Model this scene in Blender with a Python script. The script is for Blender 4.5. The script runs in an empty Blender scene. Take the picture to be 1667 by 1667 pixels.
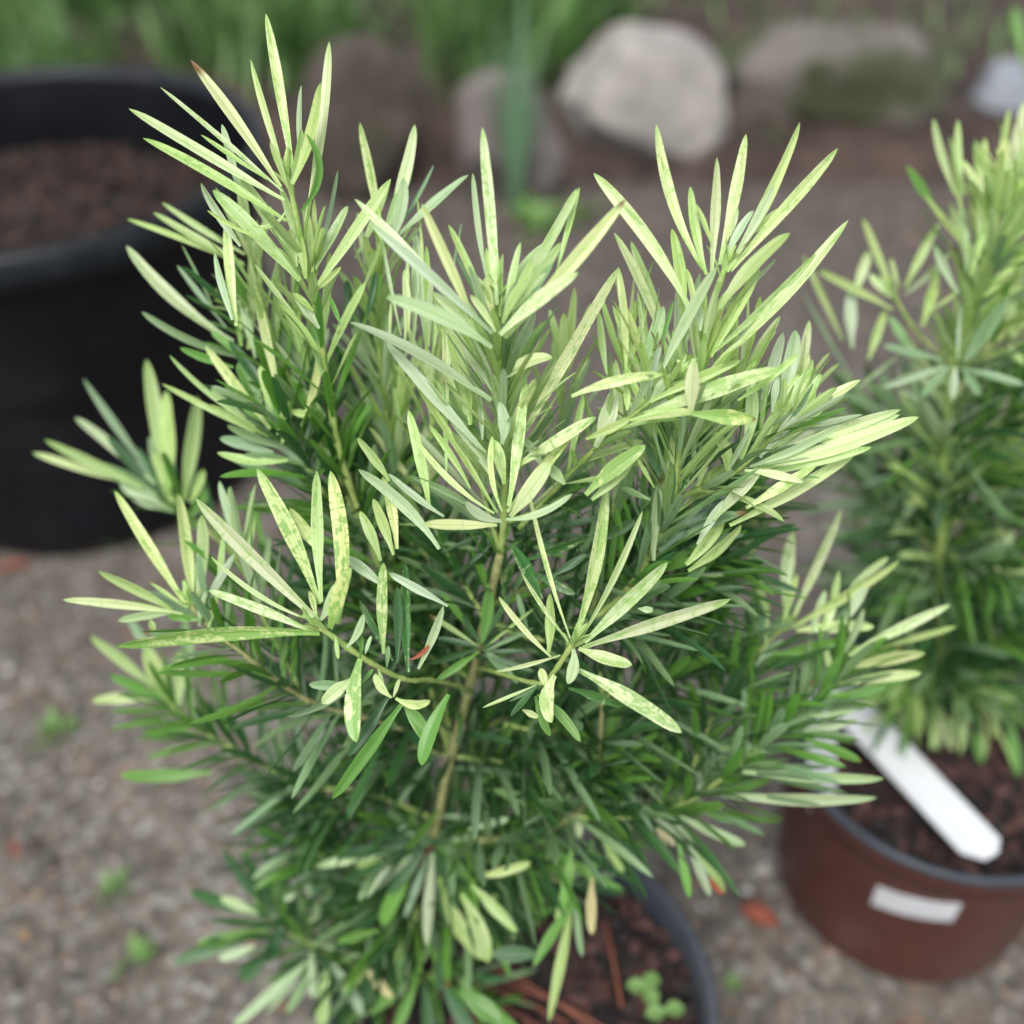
import bpy, math, random
from mathutils import Vector, Matrix, noise
from math import radians as rad, sin, cos, pi, sqrt, tan, atan2

# ------------------------------------------------------------------ camera, light, exposure
scene = bpy.context.scene
PITCH = 40.0
FPX = 1800.0
CAMZ = 0.65
cam_d = bpy.data.cameras.new('camera')
cam = bpy.data.objects.new('camera', cam_d)
scene.collection.objects.link(cam)
cam.location = (0, 0, CAMZ)
cam.rotation_euler = (rad(90 - PITCH), 0, 0)
cam_d.sensor_width = 36
cam_d.lens = FPX / 1667 * 36
cam_d.clip_start = 0.01
cam_d.clip_end = 60
cam_d.dof.use_dof = True
cam_d.dof.focus_distance = 0.358
cam_d.dof.aperture_fstop = 4.0
scene.camera = cam

SUN_EL, SUN_AZ = 58, 200
w = bpy.data.worlds.new('World')
scene.world = w
w.use_nodes = True
nt = w.node_tree
nt.nodes.clear()
sky = nt.nodes.new('ShaderNodeTexSky')
sky.sky_type = 'NISHITA'
sky.sun_disc = False
sky.sun_elevation = rad(SUN_EL)
sky.sun_rotation = rad(SUN_AZ)
sky.dust_density = 3.0
hs = nt.nodes.new('ShaderNodeHueSaturation')
hs.inputs['Saturation'].default_value = 0.32
bg = nt.nodes.new('ShaderNodeBackground')
bg.inputs['Strength'].default_value = 0.15
out = nt.nodes.new('ShaderNodeOutputWorld')
nt.links.new(sky.outputs[0], hs.inputs['Color'])
nt.links.new(hs.outputs[0], bg.inputs['Color'])
nt.links.new(bg.outputs[0], out.inputs['Surface'])
sd = bpy.data.lights.new('sun', 'SUN')
sd.energy = 1.55
sd.angle = rad(22)
sd.color = (1.0, 0.97, 0.92)
sun = bpy.data.objects.new('sun', sd)
scene.collection.objects.link(sun)
sun.rotation_euler = (rad(90 - SUN_EL), 0, rad(180 - SUN_AZ))
scene.view_settings.view_transform = 'Standard'
scene.view_settings.look = 'None'
scene.view_settings.exposure = 0.52
scene.view_settings.gamma = 1
scene.render.engine = 'CYCLES'
scene.cycles.max_bounces = 10
scene.cycles.diffuse_bounces = 7
scene.cycles.transmission_bounces = 8
scene.render.resolution_x = 1024
scene.render.resolution_y = 1024

# ------------------------------------------------------------------ helpers
SP, CP = sin(rad(PITCH)), cos(rad(PITCH))
FWD, UPV, RGT = Vector((0, CP, -SP)), Vector((0, SP, CP)), Vector((1, 0, 0))
CAM = Vector((0, 0, CAMZ))

def P(px, py, d):
    return CAM + FWD * d + RGT * ((px - 833.5) / FPX * d) + UPV * ((833.5 - py) / FPX * d)

def onz(px, py, z=0.0):
    k = SP + (py - 833.5) / FPX * CP
    return P(px, py, (CAMZ - z) / k)

col = scene.collection

def tag(o, label=None, cat=None, group=None, kind=None):
    if label: o['label'] = label
    if cat: o['category'] = cat
    if group: o['group'] = group
    if kind: o['kind'] = kind
    return o

def empty(name, loc):
    o = bpy.data.objects.new(name, None)
    o.location = loc
    o.empty_display_size = 0.02
    col.objects.link(o)
    return o

class MB:
    def __init__(self):
        self.v, self.f, self.a = [], [], []
    def ring_tube(self, pts, rads, seg=8, cap=True):
        n = len(pts)
        base = len(self.v)
        prev = None
        for i, p in enumerate(pts):
            t = (pts[min(i + 1, n - 1)] - pts[max(i - 1, 0)]).normalized()
            if prev is None:
                a = t.orthogonal().normalized()
            else:
                a = (prev - t * prev.dot(t)).normalized()
            prev = a
            b = t.cross(a)
            for k in range(seg):
                th = 2 * pi * k / seg
                self.v.append(p + (a * cos(th) + b * sin(th)) * rads[i])
        for i in range(n - 1):
            for k in range(seg):
                k2 = (k + 1) % seg
                self.f.append((base + i * seg + k, base + i * seg + k2, base + (i + 1) * seg + k2, base + (i + 1) * seg + k))
        if cap:
            self.f.append(tuple(base + k for k in range(seg))[::-1])
            self.f.append(tuple(base + (n - 1) * seg + k for k in range(seg)))
    def lathe(self, prof, seg=72, center=(0, 0, 0)):
        base = len(self.v)
        cx, cy, cz = center
        for (r, z) in prof:
            for k in range(seg):
                th = 2 * pi * k / seg
                self.v.append(Vector((cx + r * cos(th), cy + r * sin(th), cz + z)))
        for i in range(len(prof) - 1):
            for k in range(seg):
                k2 = (k + 1) % seg
                self.f.append((base + i * seg + k, base + i * seg + k2, base + (i + 1) * seg + k2, base + (i + 1) * seg + k))
    def build(self, name, mat, parent=None, smooth=True):
        me = bpy.data.meshes.new(name)
        loc = Vector(parent.location) if parent is not None and parent.parent is None else Vector((0, 0, 0))
        if parent is not None and parent.parent is not None:
            loc = Vector(parent.parent.location) + Vector(parent.location)
        me.from_pydata([tuple(p - loc) for p in self.v], [], self.f)
        if smooth:
            me.polygons.foreach_set('use_smooth', [True] * len(me.polygons))
        me.materials.append(mat)
        o = bpy.data.objects.new(name, me)
        col.objects.link(o)
        if parent is not None:
            o.parent = parent
        return o

def smooth_poly(pts, n=6):
    """Catmull-Rom through points"""
    if len(pts) < 3:
        a, b = pts[0], pts[-1]
        return [a.lerp(b, i / n) for i in range(n + 1)]
    res = []
    for i in range(len(pts) - 1):
        p0 = pts[max(i - 1, 0)]; p1 = pts[i]; p2 = pts[i + 1]; p3 = pts[min(i + 2, len(pts) - 1)]
        for k in range(n):
            t = k / n
            res.append(0.5 * ((2 * p1) + (p2 - p0) * t + (2 * p0 - 5 * p1 + 4 * p2 - p3) * t * t + (3 * p1 - p0 - 3 * p2 + p3) * t ** 3))
    res.append(pts[-1])
    return res

# ------------------------------------------------------------------ materials
def newmat(name):
    m = bpy.data.materials.new(name)
    m.use_nodes = True
    n = m.node_tree
    n.nodes.clear()
    o = n.nodes.new('ShaderNodeOutputMaterial')
    b = n.nodes.new('ShaderNodeBsdfPrincipled')
    n.links.new(b.outputs[0], o.inputs['Surface'])
    return m, n, b, o

def nd(n, t, **kw):
    x = n.nodes.new(t)
    for k, v in kw.items():
        setattr(x, k, v)
    return x

def ramp(n, src, stops):
    r = n.nodes.new('ShaderNodeValToRGB')
    e = r.color_ramp.elements
    while len(e) < len(stops): e.new(0.5)
    for el, (p, c) in zip(e, stops):
        el.position = p
        el.color = (c[0], c[1], c[2], 1) if not isinstance(c, (int, float)) else (c, c, c, 1)
    n.links.new(src, r.inputs[0])
    return r.outputs[0]

def noisetex(n, scale, detail=4, rough=0.6, vec=None):
    x = n.nodes.new('ShaderNodeTexNoise')
    x.inputs['Scale'].default_value = scale
    x.inputs['Detail'].default_value = detail
    x.inputs['Roughness'].default_value = rough
    if vec is not None: n.links.new(vec, x.inputs['Vector'])
    return x

def mixc(n, fac, a, b, mode='MIX'):
    x = n.nodes.new('ShaderNodeMix')
    x.data_type = 'RGBA'
    x.blend_type = mode
    for inp, v in ((x.inputs[0], fac), (x.inputs[6], a), (x.inputs[7], b)):
        if hasattr(v, 'is_linked') or hasattr(v, 'links'):
            n.links.new(v, inp)
        elif isinstance(v, (int, float)):
            inp.default_value = v
        else:
            inp.default_value = (v[0], v[1], v[2], 1)
    return x.outputs[2]

def math_(n, op, a, b=None, clamp=False):
    x = n.nodes.new('ShaderNodeMath')
    x.operation = op
    x.use_clamp = clamp
    for inp, v in ((x.inputs[0], a), (x.inputs[1], b)):
        if v is None: continue
        if isinstance(v, (int, float)): inp.default_value = v
        else: n.links.new(v, inp)
    return x.outputs[0]

def bump(n, b, height, strength=0.5, dist=0.002):
    x = n.nodes.new('ShaderNodeBump')
    x.inputs['Strength'].default_value = strength
    x.inputs['Distance'].default_value = dist
    n.links.new(height, x.inputs['Height'])
    n.links.new(x.outputs[0], b.inputs['Normal'])

def simple(name, c1, c2, scale=40, rough=0.6, bstr=0.3, bd=0.001, spec=0.5, coords='Object'):
    m, n, b, o = newmat(name)
    tc = nd(n, 'ShaderNodeTexCoord')
    nz = noisetex(n, scale, 5, 0.65, tc.outputs[coords])
    c = ramp(n, nz.outputs[0], [(0.3, c1), (0.7, c2)])
    n.links.new(c, b.inputs['Base Color'])
    b.inputs['Roughness'].default_value = rough
    b.inputs['Specular IOR Level'].default_value = spec
    bump(n, b, nz.outputs[0], bstr, bd)
    return m

def leaf_material():
    m, n, b, o = newmat('leaf_blade')
    lc = nd(n, 'ShaderNodeAttribute', attribute_name='lc').outputs['Color']
    fcn = nd(n, 'ShaderNodeAttribute', attribute_name='fc')
    luv = nd(n, 'ShaderNodeAttribute', attribute_name='luv').outputs['Vector']
    sep = nd(n, 'ShaderNodeSeparateXYZ')
    n.links.new(luv, sep.inputs[0])
    def mapped(sx, sy):
        mp = nd(n, 'ShaderNodeMapping')
        mp.inputs['Scale'].default_value = (sx, sy, 1)
        n.links.new(luv, mp.inputs[0])
        return mp.outputs[0]
    ax = math_(n, 'ABSOLUTE', sep.outputs[0])
    # cross-wise flecks
    f1 = noisetex(n, 1.0, 3, 0.65, mapped(1.2, 19)).outputs[0]
    f2 = noisetex(n, 1.0, 2, 0.5, mapped(1.1, 5)).outputs[0]
    f3 = noisetex(n, 1.0, 1, 0.5, mapped(0.55, 40)).outputs[0]
    s = math_(n, 'ADD', math_(n, 'MULTIPLY', f1, 0.5), math_(n, 'MULTIPLY', f2, 0.5))
    thr = math_(n, 'SUBTRACT', 0.665, math_(n, 'MULTIPLY', fcn.outputs['Alpha'], 0.23))
    k = math_(n, 'MULTIPLY', math_(n, 'SUBTRACT', s, thr), 13, True)
    k2 = math_(n, 'MULTIPLY', math_(n, 'SUBTRACT', math_(n, 'ADD', f3, math_(n, 'MULTIPLY', ax, 0.16)), 0.70), 9, True)
    k3 = math_(n, 'MULTIPLY', math_(n, 'SUBTRACT', f2, 0.42), 1.6, True)
    k = math_(n, 'MAXIMUM', math_(n, 'MULTIPLY', k, 0.72), math_(n, 'MULTIPLY', math_(n, 'MULTIPLY', k2, fcn.outputs['Alpha']), 0.9))
    k = math_(n, 'MAXIMUM', k, math_(n, 'MULTIPLY', k3, math_(n, 'MULTIPLY', fcn.outputs['Alpha'], 0.7)))
    c = mixc(n, k, lc, fcn.outputs['Color'])
    # faint lengthwise streaks
    st = noisetex(n, 1.0, 2, 0.5, mapped(4.0, 1.0)).outputs[0]
    br = ramp(n, st, [(0.25, 0.90), (0.75, 1.05)])
    c = mixc(n, 1.0, c, br, 'MULTIPLY')
    # midrib, a shade greener
    mr = math_(n, 'SUBTRACT', 1.0, math_(n, 'MULTIPLY', ax, 6.5), True)
    c = mixc(n, math_(n, 'MULTIPLY', mr, 1.0), c, mixc(n, 1.0, c, (0.62, 0.82, 0.45), 'MULTIPLY'))
    n.links.new(c, b.inputs['Base Color'])
    b.inputs['Roughness'].default_value = 0.38
    b.inputs['Specular IOR Level'].default_value = 0.5
    hgt = math_(n, 'ADD', math_(n, 'MULTIPLY', st, 0.8), math_(n, 'MULTIPLY', f1, 0.5))
    bump(n, b, hgt, 0.22, 0.0003)
    tr = nd(n, 'ShaderNodeBsdfTranslucent')
    n.links.new(mixc(n, 1.0, c, (0.92, 1.0, 0.80), 'MULTIPLY'), tr.inputs['Color'])
    mx = nd(n, 'ShaderNodeMixShader')
    mx.inputs[0].default_value = 0.36
    n.links.new(b.outputs[0], mx.inputs[1])
    n.links.new(tr.outputs[0], mx.inputs[2])
    n.links.new(mx.outputs[0], o.inputs['Surface'])
    return m

LEAF = leaf_material()
STEM_GREEN = simple('green_twig_bark', (0.17, 0.30, 0.06), (0.42, 0.50, 0.17), 170, 0.55, 0.8, 0.0010)
STEM_OLD = simple('tan_stem_bark', (0.17, 0.17, 0.06), (0.42, 0.43, 0.19), 160, 0.65, 0.9, 0.0012)
STEM_RED = simple('reddish_stem_bark', (0.10, 0.035, 0.025), (0.22, 0.10, 0.06), 300, 0.7, 0.5, 0.0006)

# kinds: base colour, fleck colour, fleck amount
KIND = {
    'P': ((0.75, 0.84, 0.45), (0.32, 0.57, 0.12), 0.64),
    'Q': ((0.78, 0.86, 0.48), (0.36, 0.60, 0.12), 0.36),
    'F': ((0.74, 0.82, 0.39), (0.17, 0.42, 0.06), 0.85),
    'Y': ((0.53, 0.69, 0.28), (0.27, 0.50, 0.09), 0.50),
    'S': ((0.53, 0.66, 0.41), (0.33, 0.52, 0.22), 0.42),
    'T': ((0.27, 0.42, 0.22), (0.12, 0.27, 0.09), 0.40),
    'G': ((0.15, 0.34, 0.065), (0.21, 0.42, 0.10), 0.35),
    'D': ((0.058, 0.155, 0.054), (0.09, 0.22, 0.05), 0.30),
    'V': ((0.050, 0.180, 0.035), (0.70, 0.78, 0.45), 0.50),
    'C': ((0.76, 0.70, 0.40), (0.50, 0.52, 0.20), 0.40),
    'R': ((0.38, 0.09, 0.04), (0.20, 0.05, 0.03), 0.40),
}
rng = random.Random(11)

class Foliage(MB):
    def __init__(self):
        super().__init__()
        self.lc, self.fc, self.uv = [], [], []
    def leaf(self, base, tip, width, kind, bow=Vector((0, 0, 0)), facing=None, roll=0.0, twist=0.0, seg=13, fold=0.38):
        d = tip - base
        L = d.length
        if L < 1e-5: return
        mid = base.lerp(tip, 0.5) + bow * 2.0
        ax = d / L
        if facing is None: facing = Vector((0, 0, 1))
        side0 = ax.cross(facing)
        if side0.length < 1e-3: side0 = ax.orthogonal()
        side0.normalize()
        cb, cf, amt = KIND[kind]
        j = rng.uniform(0.86, 1.12); g = rng.uniform(0.94, 1.06)
        cb = (cb[0] * j, cb[1] * j * g, cb[2] * j * rng.uniform(0.85, 1.15))
        amt = amt * rng.uniform(0.5, 1.3)
        seed = rng.uniform(0, 60)
        fr = (-1.0, -0.55, 0.0, 0.55, 1.0)
        b0 = len(self.v)
        wk = rng.uniform(-0.06, 0.06)
        ph = rng.uniform(0, 6)
        dry = rng.uniform(0.90, 0.97) if rng.random() < 0.025 else 2.0
        for i in range(seg + 1):
            t = i / seg
            t = t + 0.055 * sin(2 * pi * t) * -1 if False else 1 - (1 - t) ** 1.35
            p = base * (1 - t) ** 2 + mid * 2 * t * (1 - t) + tip * t * t
            tg = ((mid - base) * (1 - t) + (tip - mid) * t).normalized()
            side = (side0 - tg * side0.dot(tg)).normalized()
            side = Matrix.Rotation(roll + twist * t + wk * sin(ph + t * 7), 3, tg) @ side
            nr = side.cross(tg).normalized()
            s1 = min(t / 0.55, 1.0)
            wd = 0.30 + 0.70 * (s1 * s1 * (3 - 2 * s1)) ** 0.9
            if t > 0.6:
                wd *= 1 - 0.52 * ((t - 0.6) / 0.4) ** 1.7
            if t > 0.88:
                s = (t - 0.88) / 0.12
                wd *= max(1 - s ** 2.0, 0.0) ** 0.6
            wd = max(wd, 0.05) * width * 0.5 * (1 + 0.04 * sin(ph + t * 11))
            for q in fr:
                h = fold * wd * (abs(q) ** 1.0) + 0.16 * wd * (1 - (2 * abs(abs(q) - 0.5)) ** 2) * (1 if q != 0 else 0)
                self.v.append(p + side * (q * wd) + nr * h)
                self.uv.append((q, t * L / 0.05, seed))
                tipg = max(0.0, (t - 0.86) / 0.14) if kind in 'PQFYS' else 0
                bsg = max(0.0, (0.22 - t) / 0.22) * 0.45 if kind in 'PQFYS' else 0
                k = 0.55 * tipg + bsg
                if t > dry: self.lc.append((0.24, 0.13, 0.05, 1))
                else: self.lc.append(tuple(cb[c] * (1 - k) + cf[c] * k for c in range(3)) + (1,))
                self.fc.append((cf[0], cf[1], cf[2], amt))
        for i in range(seg):
            for q in range(4):
                a = b0 + i * 5 + q
                self.f.append((a, a + 1, a + 6, a + 5))
    def build(self, name, parent):
        if not self.v: return None
        o = super().build(name, LEAF, parent)
        me = o.data
        for nm, data in (('lc', self.lc), ('fc', self.fc)):
            at = me.color_attributes.new(nm, 'FLOAT_COLOR', 'POINT')
            at.data.foreach_set('color', [c for q in data for c in q])
        at = me.attributes.new('luv', 'FLOAT_VECTOR', 'POINT')
        at.data.foreach_set('vector', [c for q in self.uv for c in q])
        return o

def tcv(tile, x, y):
    return tile[0] + x * tile[2], tile[1] + y * tile[2]

TA = (200, 0, .24); TB = (200, 300, .24); TC = (550, 180, .24); TD = (950, 180, .27); TE = (550, 500, .24)
TF = (950, 530, .33); TG = (40, 560, .3); TH = (400, 900, .27); TI = (780, 850, .27); TJ = (250, 1250, .33)
TK = (750, 1200, .3); TL = (1180, 850, .2921); TM = (1267, 150, .3); TX = (0, 0, 1.0)

def traced(fo, tile, d, rows):
    """rows: kind, tipx, tipy, basex, basey, width[, bow[, tip-depth-fraction[, depth offset mm]]]"""
    for r in rows:
        kind, tx, ty, bx, by, wd = r[:6]
        bow = r[6] if len(r) > 6 else 0
        z = r[7] if len(r) > 7 else rng.uniform(-0.12, 0.22)
        off = (r[8] if len(r) > 8 else rng.uniform(-2.5, 2.5)) / 1000
        X1, Y1 = tcv(tile, tx, ty); X0, Y0 = tcv(tile, bx, by)
        wp = wd * tile[2]
        Lp = math.hypot(X1 - X0, Y1 - Y0)
        L = Lp / FPX * d
        base = P(X0, Y0, d + off)
        tip = P(X1, Y1, d + off - z * L)
        dx, dy = (X1 - X0) / Lp, (Y1 - Y0) / Lp
        perp = RGT * (-dy) - UPV * dx
        # perpendicular (image right-hand side): (-dy, dx) with y down
        bv = perp * (bow * tile[2] / FPX * d)
        roll = rng.uniform(-0.45, 0.45)
        width = wp / FPX * d / max(cos(roll), 0.75)
        sag = -FWD * (0.0) 
        bv = bv + FWD * rng.uniform(-0.04, 0.08) * L + perp * rng.uniform(-0.012, 0.012) * L
        fo.leaf(base, tip, width * (0.78 if tile is TM else 0.88), kind, bv, -FWD, roll, rng.uniform(-0.6, 0.6))

def along(fo, pts, n, kinds, L=(0.03, 0.05), ang=(35, 75), W=(0.0035, 0.005), t0=0.0, t1=1.0, lift=0.15, rnd=rng):
    """leaves in a spiral along a twig"""
    seglen = [(pts[i + 1] - pts[i]).length for i in range(len(pts) - 1)]
    tot = sum(seglen)
    phi = rnd.uniform(0, 6.28)
    for k in range(n):
        t = t0 + (t1 - t0) * (k + rnd.uniform(0, 0.8)) / n
        s = t * tot
        i = 0
        while i < len(seglen) - 1 and s > seglen[i]:
            s -= seglen[i]; i += 1
        p = pts[i].lerp(pts[i + 1], min(s / max(seglen[i], 1e-6), 1))
        tg = (pts[i + 1] - pts[i]).normalized()
        a = tg.orthogonal().normalized()
        b = tg.cross(a)
        phi += 2.4 + rnd.uniform(-0.3, 0.3)
        rad_ = a * cos(phi) + b * sin(phi)
        u = t
        an = rad(ang[1] + (ang[0] - ang[1]) * u + rnd.uniform(-10, 10))
        d = tg * cos(an) + rad_ * sin(an) + Vector((0, 0, lift))
        d.normalize()
        ln = rnd.uniform(*L) * (0.75 + 0.25 * sin(pi * min(u + 0.2, 1)))
        if kinds[0] == '*':
            kd = rnd.choice(kinds[1:])
        else:
            kd = kinds[max(0, min(int(u * len(kinds) + rnd.uniform(-0.6, 0.6)), len(kinds) - 1))]
        tip = p + d * ln
        facing = (tg * 1.0 + Vector((0, 0, 0.8))).normalized()
        fo.leaf(p, tip, rnd.uniform(*W), kd, (Vector((0, 0, 1)) * rnd.uniform(-0.04, 0.10) + tg * rnd.uniform(-0.05, 0.02)) * ln, facing, rnd.uniform(-0.6, 0.6), rnd.uniform(-0.5, 0.5), seg=9)

def branch(root, pix, r0, r1, mat, name='branch', label=None):
    """pix: (px, py, depth) from the base end to the tip"""
    pts = smooth_poly([P(*q) for q in pix], 6)
    n = len(pts)
    mb = MB()
    kk = 0.80 if name == 'stem' else 0.74
    mb.ring_tube(pts, [kk * (r0 + (r1 - r0) * i / (n - 1)) * (1 + 0.10 * sin(i * 2.3) + (0.22 if i % 5 == 2 else 0)) for i in range(n)], 8)
    o = mb.build(name, mat, root)
    if label: o['label'] = label
    return o, pts

# ------------------------------------------------------------------ ground
def ground_material():
    m, n, b, o = newmat('gravelly_sand')
    tc = nd(n, 'ShaderNodeTexCoord').outputs['Object']
    big = noisetex(n, 7, 4, 0.6, tc).outputs[0]
    mid = noisetex(n, 48, 6, 0.78, tc).outputs[0]
    fine = noisetex(n, 420, 3, 0.7, tc).outputs[0]
    vo = nd(n, 'ShaderNodeTexVoronoi'); vo.inputs['Scale'].default_value = 170
    n.links.new(tc, vo.inputs['Vector'])
    c = ramp(n, mid, [(0.33, (0.050, 0.040, 0.034)), (0.45, (0.125, 0.108, 0.095)), (0.56, (0.205, 0.186, 0.166)), (0.70, (0.38, 0.355, 0.325))])
    g = nd(n, 'ShaderNodeSeparateColor'); n.links.new(vo.outputs['Color'], g.inputs[0])
    gc = ramp(n, g.outputs[0], [(0.0, (0.03, 0.025, 0.02)), (0.35, (0.20, 0.172, 0.152)), (0.7, (0.24, 0.155, 0.115)), (1.0, (0.55, 0.53, 0.50))])
    c = mixc(n, 0.5, c, gc)
    c = mixc(n, 1.0, c, ramp(n, big, [(0.3, (0.66, 0.64, 0.62)), (0.7, (1.12, 1.10, 1.06))]), 'MULTIPLY')
    sx = nd(n, 'ShaderNodeSeparateXYZ'); n.links.new(tc, sx.inputs[0])
    c = mixc(n, 1.0, c, (0.80, 0.86, 0.855), 'MULTIPLY')
    zone = math_(n, 'ADD', sx.outputs[1], math_(n, 'MULTIPLY', math_(n, 'SUBTRACT', big, 0.5), 0.7))
    zone = ramp(n, math_(n, 'DIVIDE', zone, 2.0), [(0.27, 0.0), (0.42, 0.55), (0.62, 1.0)])
    earth = ramp(n, mid, [(0.34, (0.016, 0.010, 0.008)), (0.48, (0.055, 0.042, 0.035)), (0.62, (0.135, 0.110, 0.095)), (0.75, (0.26, 0.21, 0.18))])
    c = mixc(n, math_(n, 'MULTIPLY', zone, 0.72), c, earth)
    n.links.new(c, b.inputs['Base Color'])
    b.inputs['Roughness'].default_value = 0.85
    h = math_(n, 'ADD', math_(n, 'MULTIPLY', mid, 0.6), math_(n, 'MULTIPLY', fine, 0.5))
    h = math_(n, 'SUBTRACT', h, math_(n, 'MULTIPLY', vo.outputs['Distance'], 0.4))
    bump(n, b, h, 0.9, 0.004)
    return m

GROUND = ground_material()
def sheet(name, x0, x1, y0, y1, nx, ny, zf, mat):
    mb = MB()
    for j in range(ny + 1):
        for i in range(nx + 1):
            x = x0 + (x1 - x0) * i / nx; y = y0 + (y1 - y0) * j / ny
            mb.v.append(Vector((x, y, zf(x, y))))
    for j in range(ny):
        for i in range(nx):
            a = j * (nx + 1) + i
            mb.f.append((a, a + 1, a + nx + 2, a + nx + 1))
    return mb.build(name, mat)

def gz(x, y):
    return 0.006 * noise.noise(Vector((x * 6, y * 6, 0))) + 0.0025 * noise.noise(Vector((x * 22, y * 22, 3)))
g = sheet('ground', -2.2, 2.4, -0.8, 4.6, 180, 210, lambda x, y: gz(x, y) - 0.004, GROUND)
tag(g, kind='structure')
far = sheet('far_ground', -30, 30, -25, 45, 20, 20, lambda x, y: -0.03, GROUND)
tag(far, kind='structure')

# garden bed behind the stones
BED = simple('dark_garden_soil', (0.010, 0.006, 0.005), (0.085, 0.055, 0.043), 14, 0.9, 1.0, 0.01)
def bedz(x, y):
    e = (y - 1.42) / 0.22
    e = max(0, min(1, e)); e = e * e * (3 - 2 * e)
    return -0.03 + 0.075 * e + 0.012 * noise.noise(Vector((x * 9, y * 9, 7))) + 0.006 * noise.noise(Vector((x * 30, y * 30, 7)))
bed = sheet('garden_bed', -2.2, 2.4, 1.36, 4.6, 200, 140, bedz, BED)
tag(bed, kind='structure')

rp = random.Random(5)
def pebble(mb, c, r, rnd):
    """small faceted stone"""
    base = len(mb.v)
    sx, sy, sz = r * rnd.uniform(.8, 1.3), r * rnd.uniform(.7, 1.1), r * rnd.uniform(.45, .8)
    a = rnd.uniform(0, 6.28)
    for z, k, rr in ((-.8, 5, .6), (0.1, 6, 1.0), (.8, 4, .55)):
        for i in range(6):
            th = a + i * pi / 3
            q = rr * rnd.uniform(.85, 1.12)
            mb.v.append(c + Vector((sx * q * cos(th), sy * q * sin(th), sz * z)))
    for l in range(2):
        for i in range(6):
            i2 = (i + 1) % 6
            mb.f.append((base + l * 6 + i, base + l * 6 + i2, base + l * 6 + 6 + i2, base + l * 6 + 6 + i))
    mb.f.append(tuple(base + 12 + i for i in range(6)))
peb_mat = None
def pebble_material():
    m, n, b, o = newmat('grit')
    tc = nd(n, 'ShaderNodeTexCoord').outputs['Object']
    vo = nd(n, 'ShaderNodeTexVoronoi'); vo.inputs['Scale'].default_value = 130
    n.links.new(tc, vo.inputs['Vector'])
    g_ = nd(n, 'ShaderNodeSeparateColor'); n.links.new(vo.outputs['Color'], g_.inputs[0])
    c = ramp(n, g_.outputs[0], [(0.0, (0.04, 0.032, 0.028)), (0.3, (0.15, 0.125, 0.11)), (0.55, (0.26, 0.14, 0.10)), (0.75, (0.28, 0.255, 0.23)), (1.0, (0.50, 0.48, 0.45))])
    n.links.new(c, b.inputs['Base Color']); b.inputs['Roughness'].default_value = 0.8
    return m
PEB = pebble_material()
mb = MB()
for i in range(12000):
    y = 0.05 + 1.4 * rp.random() ** 0.8
    x = rp.uniform(-0.75, 0.85) * (0.5 + y * 0.7)
    r = rp.choice((0.0011, 0.0015, 0.002, 0.0028)) * rp.uniform(.7, 1.3)
    if rp.random() < 0.03: r *= 2.2
    pebble(mb, Vector((x, y, gz(x, y) - 0.004 + r * 0.3)), r, rp)
pb = mb.build('grit', PEB, smooth=False)
tag(pb, kind='stuff', label='pinkish grey grit and small pebbles scattered over the ground')
tag(pb, cat='gravel')

mb = MB()
for i in range(900):
    y = rp.uniform(.15, 1.6); x = rp.uniform(-1, 1) * (.25 + y * .65)
    if y < .6 and rp.random() < .45: continue
    L_ = rp.uniform(.003, .010) * (1 + .5 * (y > 1)); a_ = rp.uniform(0, 6.28)
    d_ = Vector((cos(a_), sin(a_), rp.uniform(-.15, .3))).normalized(); s_ = Vector((-sin(a_), cos(a_), rp.uniform(-.3, .3)))
    p_ = Vector((x, y, gz(x, y) - .002)); wd_ = L_ * rp.uniform(.12, .4)
    k0 = len(mb.v)
    for t_, q_ in ((-.5, .2), (-.15, 1), (.2, .9), (.5, .15)):
        mb.v += [p_ + d_ * L_ * t_ - s_ * wd_ * q_ + Vector((0, 0, .0012)), p_ + d_ * L_ * t_ + Vector((0, 0, .0004)), p_ + d_ * L_ * t_ + s_ * wd_ * q_ + Vector((0, 0, .0015))]
    for r_ in range(3):
        for q_ in (0, 1):
            b_ = k0 + r_ * 3 + q_; mb.f.append((b_, b_ + 1, b_ + 4, b_ + 3))
def flake_material():
    m, n, b, o = newmat('dry_litter')
    ge = nd(n, 'ShaderNodeNewGeometry')
    c = ramp(n, ge.outputs['Random Per Island'], [(0.0, (0.03, 0.018, 0.013)), (0.5, (0.15, 0.065, 0.04)), (0.8, (0.26, 0.17, 0.10)), (1.0, (0.40, 0.33, 0.22))])
    n.links.new(c, b.inputs['Base Color']); b.inputs['Roughness'].default_value = .8
    return m
fl = mb.build('leaf_litter', flake_material(), smooth=False)
tag(fl, 'small brown flakes of dead leaf and bark scattered on the gravel', 'litter', kind='stuff')

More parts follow.
